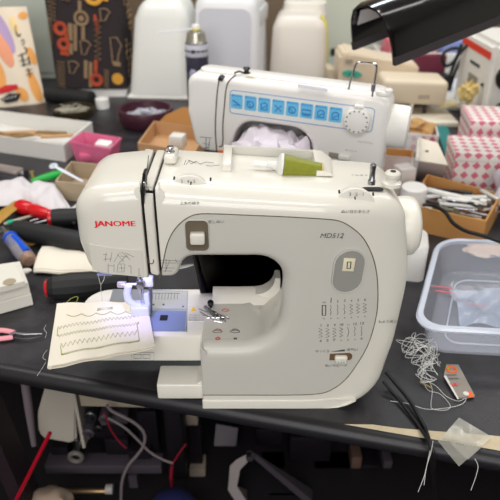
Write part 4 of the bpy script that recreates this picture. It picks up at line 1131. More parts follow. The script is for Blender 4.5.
# grey metal clamp at the far left
g = G(); g.box(on(4, 176, .012), (.085, .05, .022), M=Matrix.Rotation(R(-12), 3, 'Z'), bev=.006); g.build
o = thing('metal_clamp', 'grey metal clamp with a dark jaw at the far left edge', 'clamp', tuple(on(4, 178, 0)))
g.xf(Matrix()).build('jaw', mat('clamp_dark', (.24, .23, .25), .4, .4), o, world=True)
g = G(); g.box(on(0, 168, .026), (.10, .026, .008), M=Matrix.Rotation(R(-22), 3, 'Z'), bev=.003); g.build('arm', mat('pinkish_grey_metal', (.66, .62, .60), .35, .6), o, world=True)
g = G(); g.tube([on(18, 174, .02), on(23, 173, .02)], .006, 10); g.build('screw', steel, o, world=True)
# green pliers-like tool
o = thing('green_tool', 'bright green plastic handled tool poking out from under the white cloth', 'tool', tuple(on(47, 182, .0)))
a, b = on(31, 181, .016), on(63, 173, .020)
handle(a, b, [(0, .004), (.08, .006), (.4, .0085), (.75, .0105), (.95, .009), (1, .004)], flat=.8).build('grip', greenp, o, world=True)
g = G(); q = on(33.5, 178, .02); g.tube([q, q + Vector((-.001, 0, .012)), q + Vector((-.001, 0, .014))], [.003, .003, .0045], 10); g.build('brass_stud', mat('brass', (.72, .60, .38), .3, .8), o, world=True)
# white cloth heap
def heap(name, m, pts, hs, label, cat, th=.003, seed=1):
    """cloth lying along a spine of photo points with half widths in px"""
    random.seed(seed)
    def f(u, v):
        k = u * (len(pts) - 1); i = min(int(k), len(pts) - 2); t = k - i
        x = pts[i][0] * (1 - t) + pts[i + 1][0] * t; y = pts[i][1] * (1 - t) + pts[i + 1][1] * t; w = pts[i][2] * (1 - t) + pts[i + 1][2] * t; hh = pts[i][3] * (1 - t) + pts[i + 1][3] * t
        s = 2 * v - 1; base = on(x, y + s * w, 0)
        z = .74 * hh * (1 - abs(s) ** 2.4) + (.0026 * math.sin(u * 27 + v * 6) + .0022 * math.sin(u * 11 - v * 13) + .0014 * math.sin(u * 47 + v * 21)) * (1 - s * s)
        return Vector((base.x, base.y, max(.002, z + hs)))
    g = G(); g.grid(f, 60, 18, th); return tag(g.build(name, m), label, cat)
heap('white_cloth', clothw, [(-12, 199, 10, .02), (10, 196, 12, .026), (24, 197, 14, .03), (32, 201, 13, .024), (42, 204, 17, .034), (55, 206, 19, .036), (64, 214, 11, .022), (72, 219, 5, .012), (82, 213, 5, .012)], .004, 'white cotton cloth crumpled over the tools at the left', 'cloth')
# ochre strap
g = G(); P_ = [on(-6, 222, .012), on(6, 212, .016), (on(16, 205, .014)), on(22, 200, .008)]
g.tube(smooth_path(P_, 5), [.013] * 16, 10, flat=.25); tag(g.build('ochre_strap', ochre), 'mustard brown leather strap coming from under the white cloth', 'strap')
# red screwdriver under the cloth
o = thing('red_screwdriver', 'red handled screwdriver half under the white cloth', 'screwdriver', tuple(on(35, 212)))
a, b = on(18, 205.5, .014), on(49, 215, .014)
handle(a, b, [(0, .010), (.1, .0135), (.35, .0125), (.42, .0095), (.55, .0125), (.9, .0105), (1, .008)]).build('grip', redp, o, world=True)
handle(b, b + (b - a) * .8, [(0, .0032), (1, .0032)], 10).build('shaft', steel, o, world=True)
# black and red screwdriver
o = thing('black_screwdriver', 'black handled screwdriver with a red collar beside the head of the front machine', 'screwdriver', tuple(on(65, 222)))
a, b = on(48.5, 218.5, .018), on(92, 216, .018)
handle(a, a.lerp(b, .09), [(0, .0135), (.3, .016), (1, .0155)]).build('collar', redp, o, world=True)
handle(a.lerp(b, .09), b, [(0, .0155), (.2, .0165), (.5, .0155), (1, .016)]).build('grip', darksat, o, world=True)
# long black grip
o = thing('black_grip_tool', 'thick black foam grip lying across the bench left of the front machine', 'tool', tuple(on(50, 240)))
a, b = on(14, 229, .017), on(95, 245, .017)
handle(a, b, [(0, .010), (.02, .0155), (.08, .0165), (.5, .0175), (.95, .017), (1, .012)], 24).build('grip', darksat, o, world=True)
handle(a.lerp(b, .9), b, [(0, .0182), (1, .0182)], 24).build('grip_ring', dark, o, world=True)
# stick, tweezers, awl
g = G(); a, b = on(0, 226, .004), on(82, 222, .006); g.tube([on(40, 226.5, .006), on(92, 222, .008)], .0024, 8); tag(g.build('bamboo_stick', mat('bamboo', (.78, .68, .46), .6)), 'pale bamboo stick between the black tools at the left', 'stick')
o = thing('green_awl', 'thin pale tool with a small green collar pointing at the red screwdriver', 'awl', tuple(on(25, 218)))
a, b = on(4, 224, .008), on(36, 214.5, .008); handle(a, b, [(0, .0025), (.3, .003), (1, .0022)], 8).build('shaft', mat('grey_beige_plastic', (.70, .67, .60), .4), o, world=True)
handle(a.lerp(b, .1), a.lerp(b, .28), [(0, .0036), (1, .0036)], 10).build('collar', mat('mint_plastic', (.15, .68, .52), .4), o, world=True)
for (x0, y0, x1, y1) in ((-4, 232, 12, 230), (30, 221, 50, 215), (34, 223, 52, 219)):
    g = G(); g.tube([on(x0, y0, .004), on(x1, y1, .008)], .0016, 6)
    tag(g.build('metal_rod', steel), {-4: 'thin metal rod at the left edge below the strap', 30: 'thin metal rod lying behind the black grip, upper of two', 34: 'thin metal rod lying behind the black grip, lower of two'}[x0], 'rod')
g = G(); g.lathe([(.012, 0), (.014, .001), (.013, .003), (.002, .0035)], Matrix.Translation(on(31, 242, .0)), 20); tag(g.build('ochre_disc', ochre), 'small ochre disc on the bench below the thick black grip', 'disc')
# blue screwdriver
o = thing('blue_screwdriver', 'screwdriver with a clear and blue ribbed handle at the left edge', 'screwdriver', tuple(on(20, 250)))
a, b = on(8, 235, .016), on(29.5, 261, .014)
handle(a, b, [(0, .007), (.08, .011), (.14, .009), (.2, .0115), (.6, .0135), (.93, .0125)], 12).build('grip', cleargrey, o, world=True)
handle(a.lerp(b, .90), b + (b - a) * .02, [(0, .0125), (.6, .0120), (1, .008)], 16).build('end_cap', amber, o, world=True)
d = (b - a).normalized(); sd = Vector((-d.y, d.x, 0))
g = G(); c = a.lerp(b, .54) + Vector((0, 0, .0095)) - sd * -.002
g.tube([a.lerp(b, .22) + Vector((.004, -.002, .0100)), a.lerp(b, .84) + Vector((.004, -.002, .0125))], .0052, 10, flat=.5); g.build('blue_insert', bluep, o, world=True)
g = G(); g.tube([a.lerp(b, .1) + Vector((.001, 0, .0)), a.lerp(b, .17)], .0118, 14); g.build('blue_ring', bluep, o, world=True)
handle(a, a - (b - a) * .3, [(0, .0034), (1, .0034)], 10).build('shaft', chrome, o, world=True)
# folded canvas
def fc(u, v):
    a_ = on(43, 251, .0), on(100, 253.5, 0), on(104, 276, 0), on(35, 274, 0)
    p_ = a_[0].lerp(a_[1], u).lerp(a_[3].lerp(a_[2], u), v)
    return p_ + Vector((0, 0, .005 + .0045 * max(0, math.sin(v * 3.1 - .2)) + .001 * math.sin(u * 12)))
g = G(); g.grid(fc, 24, 14, .0035); g.tube([fc(u / 12, 1) + Vector((0, 0, -.0005)) for u in range(13)], .0045, 8, flat=.7)
tag(g.build('folded_canvas', canvas), 'folded strip of plain cream canvas lying behind the front machine', 'fabric')
# big black screwdriver with red end
o = thing('black_screwdriver', 'fat black handled screwdriver with a red end cap below the folded canvas', 'screwdriver', tuple(on(80, 290)))
a, b = on(46, 288.5, .0165), on(128, 281, .0165)
handle(a, b, [(0, .008), (.015, .0125), (.1, .0175), (.3, .0195), (.55, .0185), (.72, .0145), (.85, .0160), (1, .014)], 12).build('grip', darksat, o, world=True, ang=20)
handle(a - (b - a) * .022, a + (b - a) * .03, [(0, .004), (.25, .0105), (.8, .0130), (1, .0125)], 20).build('end_cap', redp, o, world=True)
# foot control / accessory block at the left
o = thing('accessory_tray', 'cream plastic accessory tray with a thumb notch at the left edge', 'tray', tuple(on(0, 300, 0)))
Q = [on(-60, 332, 0), on(33.5, 305.5, 0), on(25, 283, 0), on(-60, 300, 0)]
HT = fr(33, 285, Q[1].y).z * 1.12
def slab(z0, z1, ins=0.0):
    c = sum(Q, Vector()) / 4
    return [[Vector((q.x, q.y, z)) + (Vector((c.x, c.y, 0)) - Vector((q.x, q.y, 0))).normalized() * i for q in Q] for z, i in ((z0, ins + .001), (z0 + .001, ins), (z1 - .001, ins), (z1, ins + .0015))]
G().loft(slab(.001, HT * .52)).build('lower_case', creamlow, o, world=True, ang=25)
G().loft(slab(HT * .52 + .0005, HT, .0005)).build('upper_case', creamlow, o, world=True, ang=25)
g = G(); zt_ = HT + .009
pts = [on(-50, 272, zt_), on(14.5, 262, zt_), on(24.5, 281, zt_), on(-50, 300, zt_)]
g.poly([p + Vector((0, 0, -.008)) for p in pts], (0, 0, .008)); g.build('lid', cream, o, world=True, ang=25)
g = G(); g.disc(on(9.5, 282, zt_ - .0002), .0085, .001); g.build('thumb_notch', mat('notch_brown', (.62, .57, .48), .6), o, world=True)
g = G(); a, b = on(19, 273, HT * .8), on(29, 270, HT * .6); g.tube([a, a.lerp(b, .4), b], [.006, .0075, .005], 12, flat=.6); g.build('latch', creamlow, o, world=True)
# thread snips
o = thing('thread_snips', 'small thread snips with pink grips at the left edge of the bench', 'scissors', tuple(on(15, 336)))
for (pts, r_, nm, m_) in ((((-8, 330), (4, 330.5), (14, 332.5)), .0042, 'grip', pinkgrip), (((-8, 339), (3, 338.5), (13, 337)), .0042, 'grip', pinkgrip), (((13, 332.5), (24, 334), (42, 333.5)), .0022, 'blade', steel), (((12, 337), (26, 338.5), (42, 336)), .0020, 'blade', gunmetal)):
    g = G(); g.tube(smooth_path([on(x, y, .0045) for x, y in pts], 5), [r_ * (1 - .55 * k / 10 * (nm == 'blade')) for k in range(11)], 8, flat=.6); g.build(nm, m_, o, world=True)
g = G(); g.disc(on(12, 334.5, .006), .003, .003); g.build('spring_rivet', steel, o, world=True)

# ------------------------------------------------------------------ right side of the bench
# clear tub
tb = thing('clear_tub', 'shallow milky clear plastic tub on the bench right of the front machine', 'tub', tuple(on(490, 300, 0)), R(-5))
q0, q1, q2 = on(410, 325, .052), on(446, 240, .052), on(560, 342, .052)
# work in local coordinates of the tub
I = INV[tb]; l0, l1, l2_ = I @ q0, I @ q1, I @ q2
x0, x1 = l0.x + .008, l0.x + .27; y0, y1 = l0.y, l1.y
cx, cy, w, d = (x0 + x1) / 2, (y0 + y1) / 2, x1 - x0, y1 - y0
def SK(rings): return [[Vector((p.x + .30 * (p.y - y0), p.y, p.z)) for p in r_] for r_ in rings]
G().loft(SK([rr(w - .035, d - .03, .022, .001, 6, cx, cy), rr(w - .024, d - .02, .026, .006, 6, cx, cy), rr(w - .006, d - .004, .030, .050, 6, cx, cy), rr(w - .009, d - .007, .030, .050, 6, cx, cy), rr(w - .028, d - .024, .025, .007, 6, cx, cy), rr(w - .04, d - .035, .02, .003, 6, cx, cy)])).build('tub', milky, tb)
G().loft(SK([rr(w - .006, d - .004, .030, .048, 6, cx, cy), rr(w + .008, d + .010, .034, .047, 6, cx, cy), rr(w + .010, d + .012, .035, .050, 6, cx, cy), rr(w + .006, d + .008, .034, .0535, 6, cx, cy), rr(w - .006, d - .004, .030, .0525, 6, cx, cy)]), False, False).build('rim', milkrim, tb)
g = G(); g.tube([Vector((p.x + .30 * (p.y - y0), p.y, .0034)) for p in rr(w - .07, d - .065, .02, 0, 6, cx, cy)], .0012, 6, closed=True); g.build('floor_ridge', milkrim, tb)
g = G()
def filmf(u, v): return Vector((cx - .06 + .13 * u, cy - .05 + .085 * v, .008 + .010 * abs(math.sin(u * 5 + v * 3)) * (1 - u * .4) + .004 * math.sin(u * 13 - v * 11)))
g.grid(filmf, 30, 20); tag(g.xf(INV[tb].inverted()).build('clear_packet', mat('film_bluish', (.80, .86, .96), .12, alpha=.38, spec=.8)), 'crumpled clear film packet lying in the clear tub', 'packet')
for k, (x, y, n_) in enumerate(((441, 287, 'upper'), (446, 292, 'middle'), (478, 305, 'lower'))):
    g = G(); p_ = on(x, y, .0075); g.box(p_, (.030, .003, .001), M=Matrix.Rotation(R(-14), 3, 'Z')); tag(g.build('red_strip', mat('faded_red', (.85, .45, .48), .5)), 'thin faded red strip in the clear tub, %s of three' % n_, 'strip')
g = G(); p_ = on(488, 250, .012)
g.blob(p_, (.035, .02, .006), 3, .5, 2.5, floor=.0042); tag(g.build('tissue_scrap', mat('peach_tissue', (.88, .78, .70), .8)), 'crumpled peach scrap at the back of the clear tub', 'scrap')

# white plug block behind the handwheel
o = thing('white_foot_block', 'white plastic block just behind the handwheel of the front machine', 'block', tuple(on(411, 271, 0)), R(-12))
G().loft([rr(.036, .06, .012, 0, 4), rr(.036, .06, .012, .055, 4), rr(.032, .056, .010, .058, 4)]).build('block', white, o)
# cardboard tray with feet and tools
C0, C1, C2, C3 = on(404, 228, 0), on(481, 246, 0), on(497, 217, 0), on(424, 196, 0)
H_ = .045
tt = thing('cardboard_tray', 'orange brown cardboard tray heaped with metal parts on the right', 'box', tuple((C0 + C2) / 2))
G().loft(quad_box(C0, C1, C2, C3, H_, .003)).build('tray', cardo, tt, world=True)
random.seed(11)
cols = [steel, white, lightgrey, mat('pale_bar', (.80, .79, .76), .4, .3), gunmetal, chrome, mat('olive_bar', (.55, .56, .48), .4, .4), paperw, steel, white]
for k in range(46):
    u, v = random.uniform(.12, .88), random.uniform(.14, .86)
    p_ = C0.lerp(C1, u).lerp(C3.lerp(C2, u), v); zz = .012 + k * .00075
    L_ = random.uniform(.018, .042); an = random.gauss(-.35, .5); 
    if u < .25 or u > .75 or v < .25 or v > .75: L_ *= .6
    g = G(); g.box((p_.x, p_.y, zz + .002), (L_ * 2, random.uniform(.004, .010), random.uniform(.003, .006)), M=Matrix.Rotation(an, 3, 'Z') @ Matrix.Rotation(random.uniform(-.12, .12), 3, 'Y'), bev=.001)
    if k % 3 == 0: g.disc((p_.x + L_ * .8 * math.cos(an), p_.y + L_ * .8 * math.sin(an), zz + .003), .006, .007)
    tag(g.build('metal_part', cols[k % len(cols)]), 'small metal part heaped in the orange brown cardboard tray', 'metal part', 'parts in the cardboard tray')
# white roll, carton, clear box, cream box
g = G(); q = on(411, 222, 0); g.lathe([(.020, .0), (.022, .002), (.022, .062), (.020, .064), (.004, .064)], Matrix.Translation(q + Vector((0, .01, 0))), 24)
tag(g.build('white_cup', white), 'white round plastic pot behind the handwheel beside the tray of parts', 'pot')
g = G(); q = on(403, 205, 0); g.box(q + Vector((.0, .02, .034)), (.030, .030, .068), M=Matrix.Rotation(R(18), 3, 'Z'), bev=.001)
tag(g.build('white_carton', mat('pinkish_carton', (.87, .83, .81), .5)), 'small upright pinkish white carton right of the bobbin stopper', 'carton')
q = on(392, 196, 0); o = thing('clear_box', 'clear plastic box with brown cardboard inside behind the front machine', 'box', (q.x + .0, q.y + .06, 0), R(-14))
G().loft(open_box(.10, .13, .085, .002, .012, .008, 3)).build('clear_wall', mat('clear_box_plastic', (.90, .92, .95), .08, alpha=.30, spec=.8), o)
G().loft(open_box(.092, .120, .052, .003)).build('card_liner', cardo, o)
T_ = [on(415.5, 160, .062), on(448, 165, .062), on(438, 143, .075), on(418, 137, .075)]
o = thing('cream_box', 'tilted cream cardboard box between the clear box and the diamond pattern boxes', 'box', (T_[0].x, T_[0].y, 0))
B_ = [on(414, 179, .004), on(438, 184, .0)]; B_ += [B_[1] + (T_[2] - T_[1]) * .9, B_[0] + (T_[3] - T_[0]) * .9]
for q in B_[2:]: q.z = .004
G().loft([B_, T_]).build('carton', mat('cream_carton', (.92, .88, .81), .6), o, world=True)
G().poly([B_[0].lerp(T_[0], .04), B_[1].lerp(T_[1], .04), B_[1].lerp(T_[1], .96), B_[0].lerp(T_[0], .96)], (0, -.0008, .0002)).build('front_flap', mat('pinkish_card', (.86, .80, .78), .6), o, world=True)
g = G(); g.disc(T_[0].lerp(T_[2], .5) + Vector((0, 0, .0005)), .003, .002); g.build('hole', inkdark, o, world=True)
# diamond boxes
def dbox(name, pxl, Yf, w_, d_, h_, rz, label, lidh):
    p_ = fr(pxl, 150, Yf); x = p_.x + w_ / 2
    o = thing(name, label, 'box', (x, Yf + d_ / 2, 0), rz)
    G().box((0, 0, (h_ - lidh) / 2), (w_ - .004, d_ - .004, h_ - lidh)).build('box_body', checkm, o)
    G().box((0, 0, h_ - lidh / 2), (w_, d_, lidh), bev=.002).build('lid', checkm, o)
    return o
dbox('diamond_pattern_box', 462, 1.056, .22, .10, .083, R(-7), 'red and white diamond pattern box standing in front of the taller one', .018)
dbox('diamond_pattern_box', 471, 1.170, .22, .11, .106, R(-7), 'taller red and white diamond pattern box at the back of the stack', .018)
o = thing('diamond_pattern_tray', 'small tray with a diamond pattern front and crumpled brown paper inside', 'box', (on(420, 152, 0).x, on(420, 152, 0).y + .04, 0), R(-10))
G().loft(open_box(.085, .08, .040, .003)).build('tray', checkm, o)
g = G(); g.blob((0, .0, .040), (.036, .033, .020), 3, .6, 2.2); tag(g.xf(INV[o].inverted()).build('brown_paper', mat('crumpled_brown_paper', (.74, .58, .38), .8)), 'crumpled brown paper in the small diamond pattern tray', 'paper')
g = G(); g.poly([on(446, 160, .001), on(458, 166, .001), on(446, 122, .001), on(434, 124, .001)], (0, 0, .004)); tag(g.build('teal_card', tealcl), 'teal card lying flat behind the cream box', 'card')
g = G(); 
def bagf2(u, v):
    a_ = u * 2 * math.pi; r_ = 1 + .22 * math.sin(a_ * 3 + v * 5) + .1 * math.sin(a_ * 7 - v * 8)
    s_ = math.sin(math.pi * min(.98, .03 + v)) ** .6
    return Vector((.485 + .055 * s_ * r_ * math.cos(a_), .985 + .05 * s_ * r_ * math.sin(a_), .002 + .085 * (1 - v)))
g.grid(bagf2, 36, 16); tag(g.build('plastic_bag', mat('lilac_white_film', (.88, .85, .90), .25, alpha=.75, spec=.7, bump=.5, bscale=50)), 'crumpled lilac white plastic bag at the right edge', 'bag')
# clear bag standing by the rear handwheel
g = G()
def bagf3(u, v): return fr(399 + 17 * u + 3 * math.sin(v * 5), 122 + 38 * v, 1.14 + .02 * math.sin(u * 6 + v * 4)) + Vector((0, 0, 0))
# black cord over the tray
g = G(); g.tube(smooth_path([on(424, 205, .045), on(434, 206, .062), on(445, 212, .064), on(453, 223, .060), on(466, 231, .060), on(484, 236, .062), on(505, 243, .064), on(530, 250, .05)], 6), .0030, 10)
tag(g.build('power_cable', dark), 'black cord arching over the cardboard tray and the clear tub', 'cord')

# needle packet
o = thing('needle_packet', 'grey needle packet with a red 14 and a green corner on the bench', 'needle packet', tuple(on(457, 381, 0)))
Pk = [(444, 366.5), (458, 366), (475, 397), (457, 400)]
g = G(); g.poly([on(x, y, .001) for x, y in ((446, 366), (458, 366.3), (474.5, 397.5), (457.5, 399.5), (443.5, 376))], (0, 0, .0028)); g.build('case', mat('packet_grey', (.56, .53, .50), .4), o, world=True)
g = G(); g.poly([on(x, y, .0039) for x, y in ((457.5, 399.3), (443.7, 376), (446, 375.5), (459, 399))], (0, 0, .0002)); g.build('case_edge', paperw, o, world=True)
zk = .00405
def quadp(pts, m, name): g = G(); g.poly([on(x, y, zk) for x, y in pts], (0, 0, .0002)); return g.build(name, m, o, world=True)
quadp([(446, 366.4), (450.5, 366.2), (448.5, 369.5)], mat('lime_print', (.50, .85, .25), .5), 'green_corner'); quadp([(467, 392.5), (471, 391.3), (474, 396.5), (468, 397.5)], orange, 'red_corner')
g = G(); c = on(451.5, 369.5, zk + .0002)
g.tube([c + Vector((.0055 * math.cos(t * .524), .0048 * math.sin(t * .524), 0)) for t in range(12)], .0012, 6, closed=True); g.build('red_ring', orange, o, world=True)
rotk = Matrix.Rotation(R(-3), 4, 'Z')
def ptext(s, x, y, w_, m, shear=0.0, bold=0): lettering('packet_print', s, m, o, Matrix.Translation(on(x, y, zk + .0003)) @ Matrix.Rotation(R(5), 4, 'Z'), width=w_, bold=bold, shear=shear)
ptext('ORGAN', 446.5, 376, .0125, ink, -.3, .02); ptext('NEEDLES', 448.5, 379.5, .0125, ink, -.3, .02); ptext('14', 451.5, 386.5, .0075, mat('vivid_red', (.92, .22, .12), .5), -.4, .05); ptext('75/11', 458.5, 384.5, .0065, orange, -.4)
g = G(); c = on(466, 393.5, zk + .0005); g.disc(c, .0032, .0006); g.build('white_badge', paperw, o, world=True)
# thread tangle
random.seed(5)
g = G(); pts = []
for k in range(95):
    t = k / 94; cx_ = 411 + 14 * math.sin(t * 2.6) + 6 * t; cy_ = 340 + 34 * t
    rad = 17 - 8 * t
    pts.append(on(cx_ + random.uniform(-1, 1) * rad, min(388, max(334, cy_ + random.uniform(-1, 1) * 11)), .0015 + random.random() * .012))
g.tube(smooth_path(pts, 5), .00032, 4)
pts = [on(x, y, .001 + .003 * random.random()) for x, y in ((425, 375), (432, 388), (431, 404), (433, 409), (446, 410), (450, 405), (440, 394), (428, 390), (424, 380), (436, 386), (446, 396), (458, 401), (466, 398), (462, 404), (446, 408), (426, 409), (410, 404), (398, 402), (390, 401))]
g.tube(smooth_path(pts, 7), .00032, 4)
tag(g.build('thread_tangle', threadw), 'tangle of loose white thread in front of the clear tub', 'thread')
g = G(); g.tube([on(420, 382, .003), on(432, 388, .003)], .0011, 6); tag(g.build('brass_wire', mat('dull_brass', (.60, .55, .38), .4, .6)), 'short brass wire lying among the tangled white thread', 'wire')
# plastic scrap on the edge
o = thing('plastic_scrap', 'small translucent plastic bag hanging over the front edge of the bench', 'plastic bag', tuple(on(463, 445, 0)))
def scr(u, v):
    C = [(459, 417.5), (492, 437), (459, 466.5), (438, 441)]
    x = (C[0][0] * (1 - u) + C[1][0] * u) * (1 - v) + (C[3][0] * (1 - u) + C[2][0] * u) * v
    y = (C[0][1] * (1 - u) + C[1][1] * u) * (1 - v) + (C[3][1] * (1 - u) + C[2][1] * u) * v
    y += 2 * math.sin(u * math.pi) * math.sin(v * 3)
    dE = y - (440.5 + (x - 438) * .176) + 2
    p = on(x, y, .003 + .0022 * math.sin(u * 9) * math.sin(v * 8))
    if dE > 0:                      # past the edge the film hangs down
        e = on(x, y - dE, .0045); q_ = fr(x, y, e.y - .014)
        p = q_
    return p
g = G(); g.grid(scr, 22, 22); g.build('film', bagp, o, world=True)
g = G(); g.grid(lambda u, v: scr(u, v * .5 + .25) + Vector((0, -.0016, .0012)), 12, 12); g.build('film_fold', bagp, o, world=True)
# power cords over the edge
def edge_y(x): return on(x, 364 + x * .176, 0).y
for k, (pts, r_) in enumerate((([(386, 372, .016), (396, 384, .010), (409, 400, .006), (418, 415, .004), (425, 428, .003)], .0021), ([(383, 381, .012), (392, 392, .006), (402, 404, .004), (412, 417, .003), (420, 428, .003)], .0018))):
    P_ = [on(*p_) for p_ in pts]; l_ = P_[-1]; xx = 431 + k * 3
    P_ += [fr(xx - 1 - k * 3, 444, .437), fr(xx, 456, .428), fr(xx + 2 - k * 2, 478, .432), fr(xx + 3 - k * 1, 505, .45), fr(xx + 3, 540, .48)]
    g = G(); g.tube(smooth_path(P_, 6), r_, 10); tag(g.build('power_cable', dark), ('upper' if k == 0 else 'lower') + ' of two black cords running over the bench edge at the right', 'cord')
for k, pts in enumerate((((433, 441), (431, 452), (427, 465), (424, 477), (418, 492)), ((430, 451), (426, 470), (424, 485)), ((475, 459), (478, 466), (476, 476), (471, 490)))):
    g = G(); g.tube(smooth_path([fr(x, y, .420) for x, y in pts], 4), .0004, 5); tag(g.build('hanging_thread', threadw), ('longer of two threads hanging from the bench edge beside the black cords', 'shorter of two threads hanging from the bench edge beside the black cords', 'loose thread hanging below the translucent plastic bag')[k], 'thread')
# ------------------------------------------------------------------ rear table and what stands on it
rt_ = thing('rear_table', 'pale grey table standing behind the black workbench', 'table', (.95, 2.58, 0))
q0_, q1_ = A.lerp(B, .50) + en * 1.465, B + en * 1.465
g = G(); g.poly([q0_ + Vector((0, 0, -.03)), q1_ + Vector((0, 0, -.03)), q1_ + en * .85 + Vector((0, 0, -.03)), q0_ + en * .85 + Vector((0, 0, -.03))], (0, 0, .03)); g.build('tabletop', mat('grey_green_top', (.55, .58, .56), .5), rt_, world=True)
for q in (q0_ + ed * .05 + en * .05, q1_ - ed * .05 + en * .05, q0_ + ed * .05 + en * .8, q1_ - ed * .05 + en * .8): G().box((q.x, q.y, (FL - .03) / 2), (.05, .05, -FL - .03)).build('leg', steel, rt_, world=True)
o = thing('machine_cover', 'big grey green hard cover with a yellow left edge at the back', 'machine cover', (fr(348, 20, 2.3).x, 2.36, 0))
G().loft(frustum(.228, .20, .205, .17, .40, .03, .03)).build('shell', mat('cover_grey_green', (.78, .79, .73), .5), o)
g = G(); g.tube([Vector((-.112, -.098, .0)), Vector((-.101, -.088, .37))], .006, 8); g.build('piping', yellowp, o)
g = G(); g.box((.02, -.105, .012), (.16, .02, .022)); g.build('base_shadow', darksat, o)  # dark bar stands in for the shadow along the cover base
o = thing('machine_cover', 'white hard cover with a grey and yellow left edge behind the desk lamp', 'machine cover', (fr(402, 20, 2.62).x, 2.66, 0), R(6))
G().loft(frustum(.27, .20, .245, .17, .40, .03, .03)).build('shell', mat('cover_paper_white', (.89, .89, .88), .5), o)
g = G(); g.tube([Vector((-.132, -.098, .0)), Vector((-.121, -.088, .37))], .006, 8); g.build('piping', yellowp, o)
g = G(); g.tube([Vector((-.120, -.100, .0)), Vector((-.109, -.090, .37))], .006, 8); g.build('dark_trim', gunmetal, o)
g = G(); g.box((.05, -.0915, .30), (.03, .002, .09), M=Matrix.Rotation(R(-6), 3, 'X')); g.build('side_label', mat('lilac_label', (.70, .68, .78), .5), o)
o = thing('pale_cabinet', 'pale grey green cabinet standing behind the paper snack bag', 'cabinet', (-.745, 2.02, 0))
o.location = (-.70, 1.985, 0); INV[o] = Matrix.Translation(o.location).inverted()
G().box((0, 0, .24), (.37, .12, .48), bev=.006).build('carcass', mat('cabinet_grey_green', (.80, .82, .79), .5), o)
G().box((-.02, -.062, .24), (.30, .006, .44), bev=.002).build('door', greygreen, o)
# beige machine with a green oval badge
o = thing('sewing_machine', 'small beige sewing machine with a green oval badge under the desk lamp', 'sewing machine', (.30, 1.66, 0))
Yb = 1.62
a, b = fr(336, 90, Yb), fr(394, 58, Yb); zt2 = fr(345, 52, Yb).z; zt3 = fr(393, 62, Yb).z
pts = [Vector((a.x, 0, .0)), Vector((b.x + .07, 0, .0)), Vector((b.x + .07, 0, zt3 - .01)), Vector((b.x, 0, zt3)), Vector((a.x + .02, 0, zt2)), Vector((a.x + .006, 0, zt2 - .012))]
g = G(); g.loft([[p + Vector((0, Yb + .002, 0)) for p in pts], [p + Vector((0, Yb + .12, 0)) for p in pts]]); bmesh.ops.bevel(g.bm, geom=g.bm.edges[:], offset=.006, segments=2, affect='EDGES'); g.build('column', beige, o, world=True)
c = fr(352, 74, Yb); g = G(); g.loft([[c + Vector((.026 * math.cos(t * .26), d, .0095 * math.sin(t * .26) - .1 * .026 * math.cos(t * .26))) for t in range(24)] for d in (.004, -.001)]); g.build('oval_badge', teal, o, world=True)
g = G(); g.box(c + Vector((0, -.0015, 0)), (.016, .001, .004)); g.build('badge_mark', mat('badge_dark', (.15, .38, .36), .5), o, world=True)
g = G(); g.box(fr(349, 61, Yb), (.018, .003, .010)); g.build('grey_label', mat('label_grey', (.66, .62, .55), .6), o, world=True)
Ya = 1.50; a, b = fr(388, 82, Ya), fr(447, 108, Ya)
g = G(); g.box(((a.x + b.x) / 2 - .004, Ya + .06, (a.z + b.z) / 2 + .002), (b.x - a.x + .008, .10, a.z - b.z - .004), M=Matrix.Rotation(R(2), 3, 'Y'), bev=.012, seg=3); g.build('arm', mat('beige_arm', (.88, .82, .72), .4), o, world=True)
g = G(); c = fr(424, 97, Ya); g.box(c + Vector((0, .0005, 0)), (.028, .002, .011), bev=.0); g.build('embossed_label', mat('label_beige_grey', (.72, .66, .58), .6), o, world=True)
g = G(); c = fr(428, 116, Ya - .03); g.box((c.x, Ya + .02, .007), (.15, .13, .014), bev=.004); g.build('bed', mat('beige_bed', (.90, .87, .80), .4), o, world=True)
for x in (414, 428): c = fr(x, 110, Ya); g = G(); g.box((c.x, Ya + .03, .030), (.008, .010, .052)); g.build('needle_post', whitem if x == 414 else gunmetal, o, world=True)
# side parts of that machine, at its left
g = G(); c = fr(331, 74, Yb + .02); g.box((c.x - .004, Yb + .03, .055), (.022, .06, .10), bev=.006); g.disc((c.x - .016, Yb - .006, .05), .012, .02, 'x'); g.build('left_plate', mat('worn_beige', (.72, .66, .56), .5), o, world=True)
# maroon case behind
a, b = fr(337, 50, 1.82), fr(441, 74, 1.82); z_ = fr(390, 53, 1.82).z
g = G(); g.box(((a.x + b.x) / 2, 1.80, z_ / 2), (b.x - a.x, .03, z_), bev=.004); tag(g.build('maroon_case', maroon), 'maroon case lid standing behind the beige machine with the green badge', 'case')
# white drawer with packs
a, b = fr(396, 60, 2.06), fr(457, 78, 2.06)
o = thing('storage_tray', 'white storage tray holding coloured packs below the desk lamp', 'tray', ((a.x + b.x) / 2, 2.06, 0))
o.location = ((a.x + b.x) / 2 - .03, 2.02, 0); INV[o] = Matrix.Translation(o.location).inverted()
zz = fr(420, 62, 2.14).z
G().loft(open_box(.30, .14, .07, .004)).build('tray', white, o)
G().box((0, -.075, .06), (.31, .012, .03), bev=.003).build('front_lip', white, o)
for k, (dx, col_, lb) in enumerate(((-.09, (.86, .45, .50), 'pink red pack lying leftmost in the white storage tray'), (-.01, (.88, .62, .64), 'pale pink pack lying in the middle of the white drawer'), (.09, (.55, .62, .85), 'blue pack lying rightmost in the white storage tray'))):
    g = G(); g.box(Vector(o.location) + Vector((dx, .0, .058)), (.075, .10, .10), M=Matrix.Rotation(R(5 - 6 * k), 3, 'Z'), bev=.012)
    tag(g.build('coloured_pack', mat('pack_%d' % k, col_, .35)), lb, 'pack')
